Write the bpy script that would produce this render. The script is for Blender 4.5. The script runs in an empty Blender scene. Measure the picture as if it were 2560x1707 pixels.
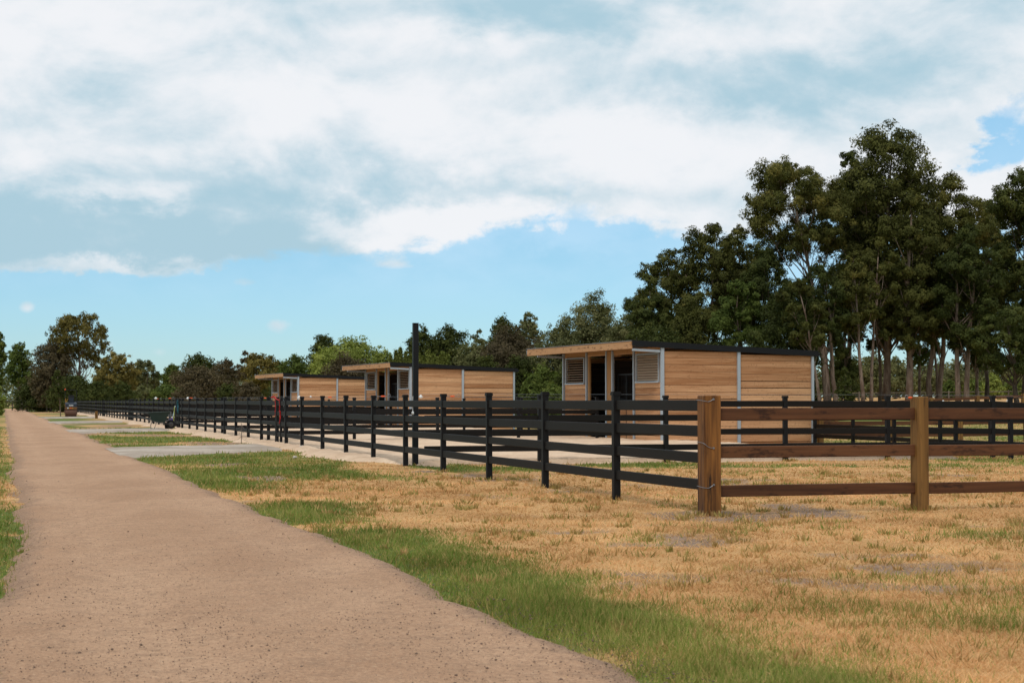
import bpy, bmesh, math, random
import numpy as np
from mathutils import Vector, Matrix

# ------------------------------------------------------------------ camera, sky, sun, exposure
SC = bpy.context.scene
COL = SC.collection
H_CAM, F_PX, U0, V0, VH = 1.22, 4200.0, 1280.0, 853.5, 1003.0

cam_d = bpy.data.cameras.new('camera')
cam = bpy.data.objects.new('camera', cam_d)
COL.objects.link(cam)
cam_d.sensor_width = 36.0
cam_d.lens = 36.0 * F_PX / 2560.0
cam_d.clip_start, cam_d.clip_end = 0.1, 6000.0
cam.location = (0, 0, H_CAM)
cam.rotation_euler = (math.radians(90) + math.atan((VH - V0) / F_PX), 0, 0)
cam_d.dof.use_dof = True
cam_d.dof.focus_distance = 30.0
cam_d.dof.aperture_fstop = 8.0
SC.camera = cam
SC.render.engine = 'CYCLES'
SC.cycles.use_denoising = True
SC.cycles.max_bounces = 6
SC.cycles.diffuse_bounces = 3
SC.cycles.glossy_bounces = 2
SC.cycles.transmission_bounces = 3
SC.cycles.caustics_reflective = False
SC.cycles.caustics_refractive = False
SC.view_settings.view_transform = 'Standard'
SC.view_settings.look = 'None'
SC.view_settings.exposure = 0.0
SC.view_settings.gamma = 1.0
SC.view_settings.use_curve_mapping = False

SUN_EL, SUN_AZ = math.radians(58), math.radians(-158)      # azimuth from +Y, clockwise: behind and to the left
sd = bpy.data.lights.new('sun', 'SUN')
sd.energy = 1.5
sd.angle = math.radians(14)
sd.color = (1.0, 0.94, 0.85)
sun = bpy.data.objects.new('sun', sd)
COL.objects.link(sun)
sdir = Vector((math.sin(SUN_AZ) * math.cos(SUN_EL), math.cos(SUN_AZ) * math.cos(SUN_EL), math.sin(SUN_EL)))
sun.rotation_euler = sdir.to_track_quat('Z', 'Y').to_euler()
sun.location = (-20, -20, 40)


class NG:
    """small node-graph helper"""
    def __init__(self, tree):
        self.t = tree
        self.n = tree.nodes
        self.l = tree.links

    def node(self, typ, **kw):
        nd = self.n.new(typ)
        for k, v in kw.items():
            setattr(nd, k, v)
        return nd

    def put(self, sock, v):
        if isinstance(v, bpy.types.NodeSocket):
            self.l.new(v, sock)
        elif isinstance(v, (tuple, list)) and len(v) == 3 and sock.type == 'RGBA':
            sock.default_value = (*v, 1)
        else:
            sock.default_value = v

    def m(self, op, a, b=0.0, c=0.0, clamp=False):
        nd = self.node('ShaderNodeMath', operation=op)
        nd.use_clamp = clamp
        for i, v in enumerate((a, b, c)):
            self.put(nd.inputs[i], v)
        return nd.outputs[0]

    def mr(self, v, a, b, c=0.0, d=1.0, smooth=True):
        nd = self.node('ShaderNodeMapRange')
        if smooth:
            nd.interpolation_type = 'SMOOTHSTEP'
        self.put(nd.inputs['Value'], v)
        for nm, x in (('From Min', a), ('From Max', b), ('To Min', c), ('To Max', d)):
            self.put(nd.inputs[nm], x)
        return nd.outputs[0]

    def mix(self, f, a, b, mode='MIX'):
        nd = self.node('ShaderNodeMix', data_type='RGBA', blend_type=mode)
        self.put(nd.inputs['Factor'], f)
        self.put(nd.inputs['A'], a) if False else self.put(nd.inputs[6], a)
        self.put(nd.inputs[7], b)
        return nd.outputs[2]

    def xyz(self, x=0.0, y=0.0, z=0.0):
        nd = self.node('ShaderNodeCombineXYZ')
        for i, v in enumerate((x, y, z)):
            self.put(nd.inputs[i], v)
        return nd.outputs[0]

    def noise(self, vec, scale, detail=4.0, rough=0.55, dist=0.0, color=False, lac=2.0):
        nd = self.node('ShaderNodeTexNoise')
        if vec is not None:
            self.put(nd.inputs['Vector'], vec)
        nd.inputs['Scale'].default_value = scale
        nd.inputs['Detail'].default_value = detail
        nd.inputs['Roughness'].default_value = rough
        nd.inputs['Distortion'].default_value = dist
        nd.inputs['Lacunarity'].default_value = lac
        return nd.outputs[1 if color else 0]

    def vmul(self, v, s):
        nd = self.node('ShaderNodeVectorMath', operation='MULTIPLY')
        self.put(nd.inputs[0], v)
        nd.inputs[1].default_value = s
        return nd.outputs[0]

    def vadd(self, a, b):
        nd = self.node('ShaderNodeVectorMath', operation='ADD')
        self.put(nd.inputs[0], a)
        self.put(nd.inputs[1], b)
        return nd.outputs[0]


def make_world():
    w = bpy.data.worlds.new('World')
    SC.world = w
    w.use_nodes = True
    g = NG(w.node_tree)
    g.n.clear()
    out = g.node('ShaderNodeOutputWorld')
    sky = g.node('ShaderNodeTexSky', sky_type='NISHITA')
    sky.sun_disc = False
    sky.sun_elevation = SUN_EL
    sky.sun_rotation = SUN_AZ
    sky.altitude = 50
    sky.air_density = 1.0
    sky.dust_density = 0.3
    sky.ozone_density = 2.5
    bg1 = g.node('ShaderNodeBackground')
    bg1.inputs[1].default_value = 0.135
    tc = g.node('ShaderNodeTexCoord')
    sp = g.node('ShaderNodeSeparateXYZ')
    g.l.new(tc.outputs['Generated'], sp.inputs[0])
    az = g.m('ARCTAN2', sp.outputs[0], sp.outputs[1])
    el = g.m('ARCSINE', sp.outputs[2])
    U = g.m('ADD', g.m('MULTIPLY', az, 4.2), 1.28)
    V = g.m('MULTIPLY', el, 4.2)
    blue = g.mix(1.0, sky.outputs[0], g.mix(g.mr(V, 0.1, 1.0), (0.545, 0.755, 0.95), (0.60, 0.98, 1.0)), 'MULTIPLY')
    g.put(bg1.inputs[0], blue)
    P = g.xyz(U, g.m('MULTIPLY', V, 1.6), 0.0)
    n1 = g.noise(g.vadd(P, (3.1, 1.7, 0.4)), 2.6, 12, 0.58, 0.35)
    n2 = g.noise(g.vadd(P, (9.2, 4.3, 2.4)), 7.0, 10, 0.6, 0.3)
    n1c = g.m('SUBTRACT', n1, 0.5)
    nup = g.noise(g.vadd(P, (3.1, 1.76, 0.4)), 2.6, 8, 0.55, 0.35)
    nlo = g.noise(g.vadd(P, (3.1, 1.70, 0.4)), 2.6, 8, 0.55, 0.35)
    puff = g.m('SUBTRACT', nlo, nup)
    n2c = g.m('SUBTRACT', n2, 0.5)
    wa = g.m('SUBTRACT', g.noise(g.vadd(P, (5.5, 2.2, 7.4)), 4.0, 10, 0.62, 0.2), 0.5)
    wb = g.m('SUBTRACT', g.noise(g.vadd(P, (1.5, 8.2, 3.4)), 4.5, 10, 0.62, 0.2), 0.5)
    UW = g.m('ADD', U, g.m('MULTIPLY', wa, 0.50))
    VW = g.m('ADD', V, g.m('MULTIPLY', wb, 0.22))

    def blob(cu, cv, ru, rv, soft=1.0, warp=True):
        du = g.m('DIVIDE', g.m('SUBTRACT', UW if warp else U, cu), ru)
        dv = g.m('DIVIDE', g.m('SUBTRACT', VW if warp else V, cv), rv)
        d = g.m('SQRT', g.m('ADD', g.m('MULTIPLY', du, du), g.m('MULTIPLY', dv, dv)))
        return g.mr(d, 0.0, 1.0 + soft, 1.0, 0.0)

    def acc(terms):
        r = terms[0]
        for t in terms[1:]:
            r = g.m('ADD', r, t)
        return r

    def wt(k, v):
        return g.m('MULTIPLY', v, k)
    # cloud cover: a bank above a clear band, with a few gaps
    edge = g.m('ADD', 0.315, wt(0.10, g.mr(U, 0.3, 1.4)))
    rel = g.m('SUBTRACT', g.m('ADD', V, wt(0.10, wb)), edge)
    base = wt(1.75, g.mr(rel, -0.07, 0.15))
    small = acc([wt(0.9, blob(0.98, 0.338, 0.05, 0.016, 1, False)), wt(0.75, blob(0.62, 0.292, 0.05, 0.014, 1, False)),
                 wt(1.15, blob(0.098, 0.228, 0.022, 0.018, 1, False)), wt(1.0, blob(0.695, 0.187, 0.03, 0.02, 1, False)),
                 wt(0.8, blob(0.29, 0.138, 0.03, 0.015, 1, False)), wt(0.8, blob(0.41, 0.12, 0.03, 0.018, 1, False))])
    cover = acc([base, -0.74, wt(1.5, n1c), wt(0.9, n2c), small,
                 wt(-1.25, blob(1.45, 0.560, 0.10, 0.07)),
                 wt(-0.9, blob(1.47, 0.445, 0.12, 0.045)),
                 wt(-1.6, blob(2.57, 0.66, 0.10, 0.12)),
                 wt(-1.1, blob(2.44, 0.60, 0.07, 0.05)),
                 wt(-0.9, blob(2.42, 0.78, 0.08, 0.04)),
                 wt(-1.2, blob(0.72, 1.02, 0.22, 0.03)),
                 wt(0.8, blob(1.22, 0.46, 0.28, 0.045)),
                 wt(0.9, blob(0.12, 0.350, 0.36, 0.03)),
                 wt(0.7, blob(0.40, 0.41, 0.50, 0.05)),
                 wt(0.8, blob(1.95, 0.82, 0.8, 0.35)),
                 wt(0.95, blob(1.80, 0.53, 0.26, 0.09)),
                 wt(0.7, blob(0.5, 0.75, 0.7, 0.25))])
    mask = g.mr(cover, -0.26, 0.60)
    veil = wt(0.24, g.m('MULTIPLY', g.mr(V, 0.16, 0.40), g.mr(V, 1.0, 0.5)))
    mask = g.m('MAXIMUM', mask, veil)
    # cloud shade: bluish grey bases, white tops
    n3 = g.noise(g.vadd(g.xyz(U, g.m('MULTIPLY', V, 1.7), 0.0), (1.3, 7.7, 5.1)), 2.6, 8, 0.52, 0.2)
    shade = acc([0.57, wt(1.5, g.m('SUBTRACT', n3, 0.5)), wt(0.45, n2c), wt(0.35, wa), wt(1.3, puff),
                 wt(-0.66, blob(0.50, 0.465, 0.70, 0.10)),
                 wt(-0.40, blob(0.15, 0.375, 0.45, 0.035)),
                 wt(0.28, blob(0.35, 0.82, 0.6, 0.12)),
                 wt(0.35, blob(1.25, 0.70, 0.35, 0.15)),
                 wt(0.85, blob(1.15, 0.445, 0.40, 0.04)),
                 wt(0.3, blob(0.35, 0.345, 0.25, 0.018)),
                 wt(0.55, blob(0.36, 0.505, 0.13, 0.03)),
                 wt(0.40, blob(0.05, 0.56, 0.2, 0.06)),
                 wt(-0.40, blob(1.35, 0.97, 0.30, 0.06)),
                 wt(-0.40, blob(1.80, 0.78, 0.45, 0.06)),
                 wt(0.25, blob(1.85, 0.60, 0.5, 0.10))])
    sh = g.mr(shade, 0.0, 1.0)
    ccol = g.mix(sh, (0.425, 0.615, 0.715), (0.90, 0.91, 0.935))
    bg2 = g.node('ShaderNodeBackground')
    g.put(bg2.inputs[0], ccol)
    bg2.inputs[1].default_value = 1.0
    mx = g.node('ShaderNodeMixShader')
    g.put(mx.inputs[0], g.m('MULTIPLY', mask, 0.97))
    g.l.new(bg1.outputs[0], mx.inputs[1])
    g.l.new(bg2.outputs[0], mx.inputs[2])
    g.l.new(mx.outputs[0], out.inputs[0])


make_world()

# ------------------------------------------------------------------ layout frame: s runs along the black front fence, t away from the track
RNG = np.random.default_rng(7)
random.seed(7)
TH = math.atan(1270.0 / F_PX)
OX, OY = 2.18, 18.6
AX, AY = -math.sin(TH), math.cos(TH)
BX, BY = math.cos(TH), math.sin(TH)
PITCH = 2.94


def W(s, t):
    return OX + s * AX + t * BX, OY + s * AY + t * BY


def ST(x, y):
    dx, dy = x - OX, y - OY
    return dx * AX + dy * AY, dx * BX + dy * BY


def sstep(a, b, v):
    v = np.clip((v - a) / (b - a), 0, 1)
    return v * v * (3 - 2 * v)


def terr(x, y):
    s, t = ST(x, y)
    return 1.0 * sstep(20, 64, t) + 1.0 * sstep(60, 165, t) - 0.12 * sstep(12.6, 15.5, t) * (1 - sstep(24, 40, t))


def t_on(s, px):
    """t of the place on the line s where it is seen px from the left of the photograph"""
    q = (px - U0) / F_PX
    return (q * (OY + s * AY) - OX - s * AX) / (BX - q * BY)


def hash2(ix, iy, seed):
    h = (ix.astype(np.int64) * 374761393 + iy.astype(np.int64) * 668265263 + seed * 1274126177) & 0x7fffffff
    h = ((h ^ (h >> 13)) * 1274126177) & 0x7fffffff
    return ((h ^ (h >> 16)) & 0xffff) / 65535.0


def vnoise(x, y, scale, seed=0, oct=3):
    x = np.asarray(x, float) * scale
    y = np.asarray(y, float) * scale
    r, a, tot = 0.0, 1.0, 0.0
    for o in range(oct):
        ix, iy = np.floor(x), np.floor(y)
        fx, fy = x - ix, y - iy
        fx, fy = fx * fx * (3 - 2 * fx), fy * fy * (3 - 2 * fy)
        v = (hash2(ix, iy, seed + o) * (1 - fx) + hash2(ix + 1, iy, seed + o) * fx) * (1 - fy) + \
            (hash2(ix, iy + 1, seed + o) * (1 - fx) + hash2(ix + 1, iy + 1, seed + o) * fx) * fy
        r = r + a * v
        tot += a
        a *= 0.5
        x, y = x * 2.03 + 17.1, y * 2.03 + 5.3
    return r / tot


ROAD_L, ROAD_R = -7.40, -4.60


def road_edges(s):
    w = (vnoise(s, s * 0 + 3.3, 0.30, 11, 3) - 0.5) * 0.4 + (vnoise(s, s * 0 + 8.1, 3.0, 13, 5) - 0.5) * 0.18
    w2 = (vnoise(s, s * 0 + 1.3, 0.4, 21, 3) - 0.5) * 0.5 + (vnoise(s, s * 0 + 6.1, 3.0, 23, 5) - 0.5) * 0.20
    return ROAD_L + w2 - 0.34 * sstep(-2, -10, s), ROAD_R + w - 0.13 * sstep(-4, -9.5, s)


def drive_edges(t, k):
    """near and far edge (in s) of the gravel drive to gate k, at t"""
    o = 29.4 * k
    u = (t + 4.5) / 4.5
    n = (vnoise(t, t * 0 + k, 1.2, 31, 3) - 0.5) * 0.9
    return 21.5 + o + 4.2 * u - 0.9 * sstep(0.35, 0.0, u) + n, 27.6 + o + 3.2 * u + 0.5 * sstep(0.4, 0.0, u) - n


def sand_outer(s):
    """t of the road-side edge of the sand"""
    e = -0.75 + (vnoise(s, s * 0 + 4.4, 0.5, 41, 3) - 0.5) * 1.1
    return np.where(s < 17, e + (17 - s) * 0.33, e)


def cover(x, y):
    """(green, bare) 0..1 for the grass at x, y"""
    s, t = ST(x, y)
    nz = vnoise(x, y, 0.45, 51, 4)
    nf = vnoise(x, y, 1.6, 61, 3)
    nl = vnoise(x, y, 0.16, 71, 2)
    el, er = road_edges(s)
    g = sstep(0.54, 0.74, 0.55 * nz + 0.45 * nf) * 0.45
    # green strip along the track
    wid = 1.0 + (nz - 0.5) * 1.0
    strip = sstep(wid + 0.50, wid - 0.45, t - er + (nf - .5) * .7) * sstep(4.5, 2.5, s + (nf - .5) * 3)
    gap = sstep(0.55, 0.25, np.abs(s + 0.6 + (nf - .5) * 1.5))
    strip = strip * (1 - 0.75 * gap)
    g = np.maximum(g, strip * np.clip(0.10 + 1.1 * vnoise(x, y, 1.0, 95, 3) + .45 * nf, .2, .86))
    # green patch before the first drive, mottled verge beyond it
    patch = sstep(6.5, 9.5, s + (nz - .5) * 7) * sstep(26, 23, s) * sstep(-0.1, -0.9, t + (nz - .5) * 1.6 - 0.9 * sstep(13, 20, s) + 0.55)
    g = np.maximum(g, patch * np.clip(0.35 + 1.3 * (nz - 0.25) + .3 * (nf - .5), 0, 1))
    far = sstep(27, 31, s) * (t < 0.2) * (t > ROAD_R - 1)
    g = np.maximum(g, far * sstep(0.38, 0.58, nz * .7 + nf * .3) * 0.95)
    # near right corner is greyer green
    g = np.maximum(g, sstep(-5.5, -9.5, s) * sstep(-3.6, -2.2, t) * sstep(0.40, 0.62, nz * .6 + nf * .4) * 0.42)
    # along the divider and beyond the yards
    g = np.maximum(g, sstep(3.0, 1.0, np.abs(s - 13.2)) * (t > 0) * sstep(.42, .6, nz) * 0.8)
    back = sstep(13, 16, t) * (1 - sstep(60, 80, t))
    g = np.maximum(g, back * np.clip(0.25 + 0.9 * (nz - 0.2), 0, .8))
    left = sstep(el + 0.05, el - 0.45, t)
    g = np.maximum(g, left * np.clip(0.9 + .4 * (nf - .5), 0, 1))
    b = sstep(0.46, 0.74, .75 * vnoise(x, y, 0.6, 81, 4) + .25 * nf) * (1 - np.minimum(1, g * 1.5)) * 0.9
    b = np.maximum(b, far * sstep(.52, .36, nz) * .7)
    b = np.maximum(b, sstep(8, 10, s) * sstep(26, 24, s) * (t > -3.8) * (t < 0) * sstep(.60, .70, vnoise(x, y, .7, 91, 3)) * .9)
    # bare ring round the corner post
    d = np.hypot(x - OX, (y - OY) * 0.6)
    b = np.maximum(b, sstep(1.1, 0.35, d + (nf - .5) * 1.0) * .8)
    return np.clip(g, 0, 1), np.clip(b, 0, 1)


# ------------------------------------------------------------------ mesh helpers
def new_obj(name, mesh, parent=None, loc=(0, 0, 0), rot=(0, 0, 0)):
    o = bpy.data.objects.new(name, mesh)
    COL.objects.link(o)
    o.location = loc
    o.rotation_euler = rot
    if parent is not None:
        o.parent = parent
    return o


def tag(o, label=None, cat=None, group=None, kind=None):
    if label:
        o['label'] = label
    if cat:
        o['category'] = cat
    if group:
        o['group'] = group
    if kind:
        o['kind'] = kind
    return o


def empty(name, loc=(0, 0, 0), rz=0.0):
    o = new_obj(name, None, None, loc, (0, 0, rz))
    o.empty_display_size = 0.2
    return o


def np_mesh(name, verts, faces, mat=None, smooth=False, attrs=None):
    """verts (N,3); faces (M,k) all of the same size k"""
    verts = np.ascontiguousarray(verts, np.float32)
    faces = np.ascontiguousarray(faces, np.int32)
    me = bpy.data.meshes.new(name)
    me.vertices.add(len(verts))
    me.vertices.foreach_set('co', verts.ravel())
    k = faces.shape[1]
    me.loops.add(faces.size)
    me.loops.foreach_set('vertex_index', faces.ravel())
    me.polygons.add(len(faces))
    me.polygons.foreach_set('loop_start', np.arange(0, faces.size, k, dtype=np.int32))
    me.polygons.foreach_set('loop_total', np.full(len(faces), k, np.int32))
    if smooth:
        me.polygons.foreach_set('use_smooth', np.ones(len(faces), bool))
    for nm, arr in (attrs or {}).items():
        a = me.attributes.new(nm, 'FLOAT', 'POINT')
        a.data.foreach_set('value', np.ascontiguousarray(arr, np.float32))
    me.update(calc_edges=True)
    if mat:
        me.materials.append(mat)
    return me


_BOX = {}


def box_mesh(dx, dy, dz, mat, bev=0.004):
    key = (round(dx, 3), round(dy, 3), round(dz, 3), mat.name, bev)
    if key in _BOX:
        return _BOX[key]
    bm = bmesh.new()
    bmesh.ops.create_cube(bm, size=1.0)
    for v in bm.verts:
        v.co = Vector((v.co.x * dx, v.co.y * dy, v.co.z * dz))
    if bev:
        bmesh.ops.bevel(bm, geom=bm.edges[:], offset=bev, segments=1, affect='EDGES')
    me = bpy.data.meshes.new('box')
    bm.to_mesh(me)
    bm.free()
    me.materials.append(mat)
    _BOX[key] = me
    return me


def boxp(name, parent, mat, dims, loc, rot=(0, 0, 0), bev=0.004):
    return new_obj(name, box_mesh(*dims, mat, bev), parent, loc, rot)


class MB:
    """collects tubes, boxes and lathes into one mesh"""
    def __init__(self):
        self.v, self.f = [], []

    def tube(self, pts, rad, sides=6, cap=True):
        pts = [Vector(p) for p in pts]
        if not isinstance(rad, (list, tuple)):
            rad = [rad] * len(pts)
        base = len(self.v)
        up = Vector((0, 0, 1))
        for i, p in enumerate(pts):
            d = (pts[min(i + 1, len(pts) - 1)] - pts[max(i - 1, 0)]).normalized()
            ref = up if abs(d.z) < 0.9 else Vector((1, 0, 0))
            a = d.cross(ref).normalized()
            b = d.cross(a).normalized()
            for k in range(sides):
                an = 2 * math.pi * k / sides
                self.v.append(p + (a * math.cos(an) + b * math.sin(an)) * rad[i])
        for i in range(len(pts) - 1):
            for k in range(sides):
                k2 = (k + 1) % sides
                self.f.append((base + i * sides + k, base + i * sides + k2, base + (i + 1) * sides + k2, base + (i + 1) * sides + k))
        if cap:
            self.f.append(tuple(base + k for k in range(sides))[::-1])
            e = base + (len(pts) - 1) * sides
            self.f.append(tuple(e + k for k in range(sides)))
        return self

    def box(self, c, d, rz=0.0):
        base = len(self.v)
        cr, sr = math.cos(rz), math.sin(rz)
        for z in (-.5, .5):
            for x, y in ((-.5, -.5), (.5, -.5), (.5, .5), (-.5, .5)):
                px, py = x * d[0], y * d[1]
                self.v.append(Vector((c[0] + px * cr - py * sr, c[1] + px * sr + py * cr, c[2] + z * d[2])))
        b = base
        self.f += [(b, b + 3, b + 2, b + 1), (b + 4, b + 5, b + 6, b + 7), (b, b + 1, b + 5, b + 4),
                   (b + 1, b + 2, b + 6, b + 5), (b + 2, b + 3, b + 7, b + 6), (b + 3, b, b + 4, b + 7)]
        return self

    def lathe(self, prof, axis='z', c=(0, 0, 0), sides=16):
        """prof: list of (r, h)"""
        base = len(self.v)
        for r, h in prof:
            for k in range(sides):
                an = 2 * math.pi * k / sides
                x, y = r * math.cos(an), r * math.sin(an)
                p = {'z': (x, y, h), 'x': (h, x, y), 'y': (x, h, y)}[axis]
                self.v.append(Vector((c[0] + p[0], c[1] + p[1], c[2] + p[2])))
        for i in range(len(prof) - 1):
            for k in range(sides):
                k2 = (k + 1) % sides
                self.f.append((base + i * sides + k, base + i * sides + k2, base + (i + 1) * sides + k2, base + (i + 1) * sides + k))
        self.f.append(tuple(base + k for k in range(sides))[::-1])
        e = base + (len(prof) - 1) * sides
        self.f.append(tuple(e + k for k in range(sides)))
        return self

    def prism(self, poly, axis, a, b):
        """extrude polygon (list of 2-tuples) along axis from a to b"""
        n, base = len(poly), len(self.v)
        for h in (a, b):
            for p, q in poly:
                self.v.append(Vector({'x': (h, p, q), 'y': (p, h, q), 'z': (p, q, h)}[axis]))
        for k in range(n):
            k2 = (k + 1) % n
            self.f.append((base + k, base + k2, base + n + k2, base + n + k))
        self.f.append(tuple(base + k for k in range(n))[::-1])
        self.f.append(tuple(base + n + k for k in range(n)))
        return self

    def mesh(self, name, mat, smooth=False):
        me = bpy.data.meshes.new(name)
        me.from_pydata([tuple(v) for v in self.v], [], self.f)
        bm = bmesh.new()
        bm.from_mesh(me)
        bmesh.ops.recalc_face_normals(bm, faces=bm.faces[:])
        bm.to_mesh(me)
        bm.free()
        if smooth:
            me.polygons.foreach_set('use_smooth', [True] * len(me.polygons))
        me.materials.append(mat)
        return me

    def build(self, name, mat, parent=None, loc=(0, 0, 0), rot=(0, 0, 0), smooth=False):
        return new_obj(name, self.mesh(name, mat, smooth), parent, loc, rot)


def copy_tree(o, parent=None):
    c = o.copy()
    COL.objects.link(c)
    c.parent = parent
    for ch in o.children:
        copy_tree(ch, c)
    return c


# ------------------------------------------------------------------ materials
def mat_new(name):
    m = bpy.data.materials.new(name)
    m.use_nodes = True
    g = NG(m.node_tree)
    p = g.n['Principled BSDF']
    return m, g, p


def bump(g, p, height, strength=0.3, dist=0.01):
    b = g.node('ShaderNodeBump')
    b.inputs['Strength'].default_value = strength
    b.inputs['Distance'].default_value = dist
    g.put(b.inputs['Height'], height)
    g.l.new(b.outputs[0], p.inputs['Normal'])


def objco(g):
    return g.node('ShaderNodeTexCoord').outputs['Object']


def mat_plain(name, col, rough=0.6, metal=0.0, var=0.15, scale=8.0, spec=0.4):
    m, g, p = mat_new(name)
    n = g.noise(objco(g), scale, 4, 0.6)
    rnd = g.node('ShaderNodeObjectInfo').outputs['Random']
    f = g.m('ADD', g.m('MULTIPLY', n, 0.8), g.m('MULTIPLY', rnd, 0.2))
    dark = tuple(c * (1 - var) for c in col)
    lite = tuple(min(1, c * (1 + var)) for c in col)
    g.put(p.inputs['Base Color'], g.mix(f, dark, lite))
    p.inputs['Roughness'].default_value = rough
    p.inputs['Metallic'].default_value = metal
    p.inputs['Specular IOR Level'].default_value = spec
    return m


def mat_wood(name, ca, cb, knot=None, along='x', rough=0.75, streak=1.0, rand=0.25, stain=None):
    """planed or sawn timber, grain along the given local axis"""
    m, g, p = mat_new(name)
    co = objco(g)
    rnd = g.node('ShaderNodeObjectInfo').outputs['Random']
    off = g.xyz(g.m('MULTIPLY', rnd, 37.0), g.m('MULTIPLY', rnd, 11.0), g.m('MULTIPLY', rnd, 23.0))
    v = g.vadd(co, off)
    sc = {'x': (0.7, 14, 14), 'y': (14, 0.7, 14), 'z': (14, 14, 0.7)}[along]
    sc2 = {'x': (1.2, 60, 60), 'y': (60, 1.2, 60), 'z': (60, 60, 1.2)}[along]
    grain = g.noise(g.vmul(v, sc), 1.0, 6, 0.6, 0.6)
    fine = g.noise(g.vmul(v, sc2), 1.0, 3, 0.6)
    f = g.m('ADD', g.m('MULTIPLY', g.m('SUBTRACT', grain, 0.5), 1.5 * streak), 0.5)
    f = g.m('ADD', f, g.m('MULTIPLY', g.m('SUBTRACT', fine, 0.5), 0.5))
    f = g.m('ADD', f, g.m('MULTIPLY', g.m('SUBTRACT', rnd, 0.5), rand * 2), clamp=True)
    col = g.mix(f, ca, cb)
    if knot:
        vk = g.node('ShaderNodeTexVoronoi')
        ks = {'x': (2.4, 4.6, 4.6), 'y': (4.6, 2.4, 4.6), 'z': (4.6, 4.6, 2.4)}[along]
        wob = g.noise(v, 9, 3, 0.6, 0, True)
        g.put(vk.inputs['Vector'], g.vadd(g.vmul(v, ks), g.vmul(wob, (.35, .35, .35))))
        k = g.mr(vk.outputs['Distance'], 0.08, 0.40, 1.0, 0.0)
        ring = g.m('MULTIPLY', k, g.m('ADD', 0.45, g.m('MULTIPLY', g.m('SINE', g.m('MULTIPLY', vk.outputs['Distance'], 55)), 0.40)))
        pick = g.mr(g.noise(g.vmul(v, ks), 0.8, 1, .5), 0.44, 0.50)
        col = g.mix(g.m('MULTIPLY', g.m('MULTIPLY', ring, pick), 1.0), col, knot)
    if stain:
        st = g.mr(g.noise(g.vmul(v, {'x': (3, 9, 9), 'y': (9, 3, 9), 'z': (11, 11, 1.3)}[along]), 1.0, 5, .65), 0.53, 0.66)
        col = g.mix(g.m('MULTIPLY', st, 0.85), col, stain)
    g.put(p.inputs['Base Color'], col)
    p.inputs['Roughness'].default_value = rough
    p.inputs['Specular IOR Level'].default_value = 0.25
    bump(g, p, g.m('ADD', g.m('MULTIPLY', grain, 0.6), g.m('MULTIPLY', fine, .4)), 0.35, 0.004)
    return m


M = {}
M['black'] = mat_plain('black_rail_plastic', (0.0095, 0.0078, 0.0068), 0.6, 0, 0.30, 3.0, 0.16)
M['blackpost'] = mat_plain('black_post_plastic', (0.0095, 0.0090, 0.0095), 0.55, 0, 0.3, 5.0, 0.16)
M['blackpaint'] = mat_plain('black_sheet_metal', (0.008, 0.0085, 0.010), 0.5, 0, 0.3, 3.0, 0.2)
M['pine'] = mat_wood('treated_pine', (0.335, 0.152, 0.064), (0.67, 0.390, 0.210), (0.105, 0.042, 0.014), 'x', 0.8, 1.05, 0.36)
M['pinez'] = mat_wood('treated_pine_upright', (0.24, 0.115, 0.042), (0.46, 0.245, 0.10), None, 'z', 0.8, 0.8, 0.2)
M['piney'] = mat_wood('treated_pine_fascia', (0.38, 0.19, 0.085), (0.56, 0.325, 0.165), None, 'y', 0.8, 0.6, 0.15, (0.20, 0.10, 0.045))
M['railwood'] = mat_wood('stained_rail', (0.056, 0.020, 0.008), (0.155, 0.062, 0.024), None, 'x', 0.65, 1.3, 0.2, (0.026, 0.010, 0.005))
M['postwood'] = mat_wood('stained_post', (0.050, 0.016, 0.005), (0.275, 0.112, 0.025), None, 'z', 0.6, 2.3, 0.1, (0.014, 0.007, 0.004))
M['postpale'] = mat_wood('weathered_post', (0.105, 0.048, 0.012), (0.27, 0.138, 0.038), None, 'z', 0.65, 1.5, 0.1, (0.05, 0.025, 0.008))
M['oldwood'] = mat_wood('old_grey_wood', (0.07, 0.055, 0.045), (0.17, 0.14, 0.115), None, 'x', 0.85, 1.0, 0.3)
M['galv'] = mat_plain('galvanised_steel', (0.40, 0.45, 0.50), 0.5, 0.35, 0.18, 18.0)
M['white'] = mat_plain('white_plastic', (0.75, 0.75, 0.74), 0.4, 0, 0.06, 6.0)
M['orange'] = mat_plain('orange_plastic', (0.80, 0.11, 0.02), 0.4, 0, 0.08, 6.0)
M['wire'] = mat_plain('steel_wire', (0.25, 0.26, 0.28), 0.45, 0.7, 0.1, 20.0)
M['red'] = mat_plain('red_rope', (0.45, 0.012, 0.012), 0.75, 0, 0.25, 60.0)
M['purple'] = mat_plain('purple_plastic', (0.10, 0.02, 0.28), 0.4, 0, 0.1, 9.0)
M['palehandle'] = mat_plain('pale_blue_handle', (0.38, 0.50, 0.58), 0.4, 0, 0.1, 9.0)
M['teal'] = mat_plain('teal_cloth', (0.015, 0.09, 0.12), 0.8, 0, 0.3, 20.0)
M['yellowgreen'] = mat_plain('yellow_green_handle', (0.30, 0.30, 0.05), 0.6, 0, 0.1, 9.0)
M['tub'] = mat_plain('dark_green_plastic', (0.014, 0.032, 0.026), 0.45, 0, 0.25, 6.0)
M['rubber'] = mat_plain('black_rubber', (0.012, 0.012, 0.012), 0.8, 0, 0.2, 20.0)
M['greymetal'] = mat_plain('grey_painted_metal', (0.10, 0.095, 0.09), 0.55, 0.3, 0.25, 14.0)
M['rust'] = mat_plain('rusty_steel', (0.115, 0.055, 0.035), 0.7, 0.3, 0.35, 7.0)
M['yellow'] = mat_plain('yellow_paint', (0.42, 0.20, 0.025), 0.55, 0, 0.2, 7.0)
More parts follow.
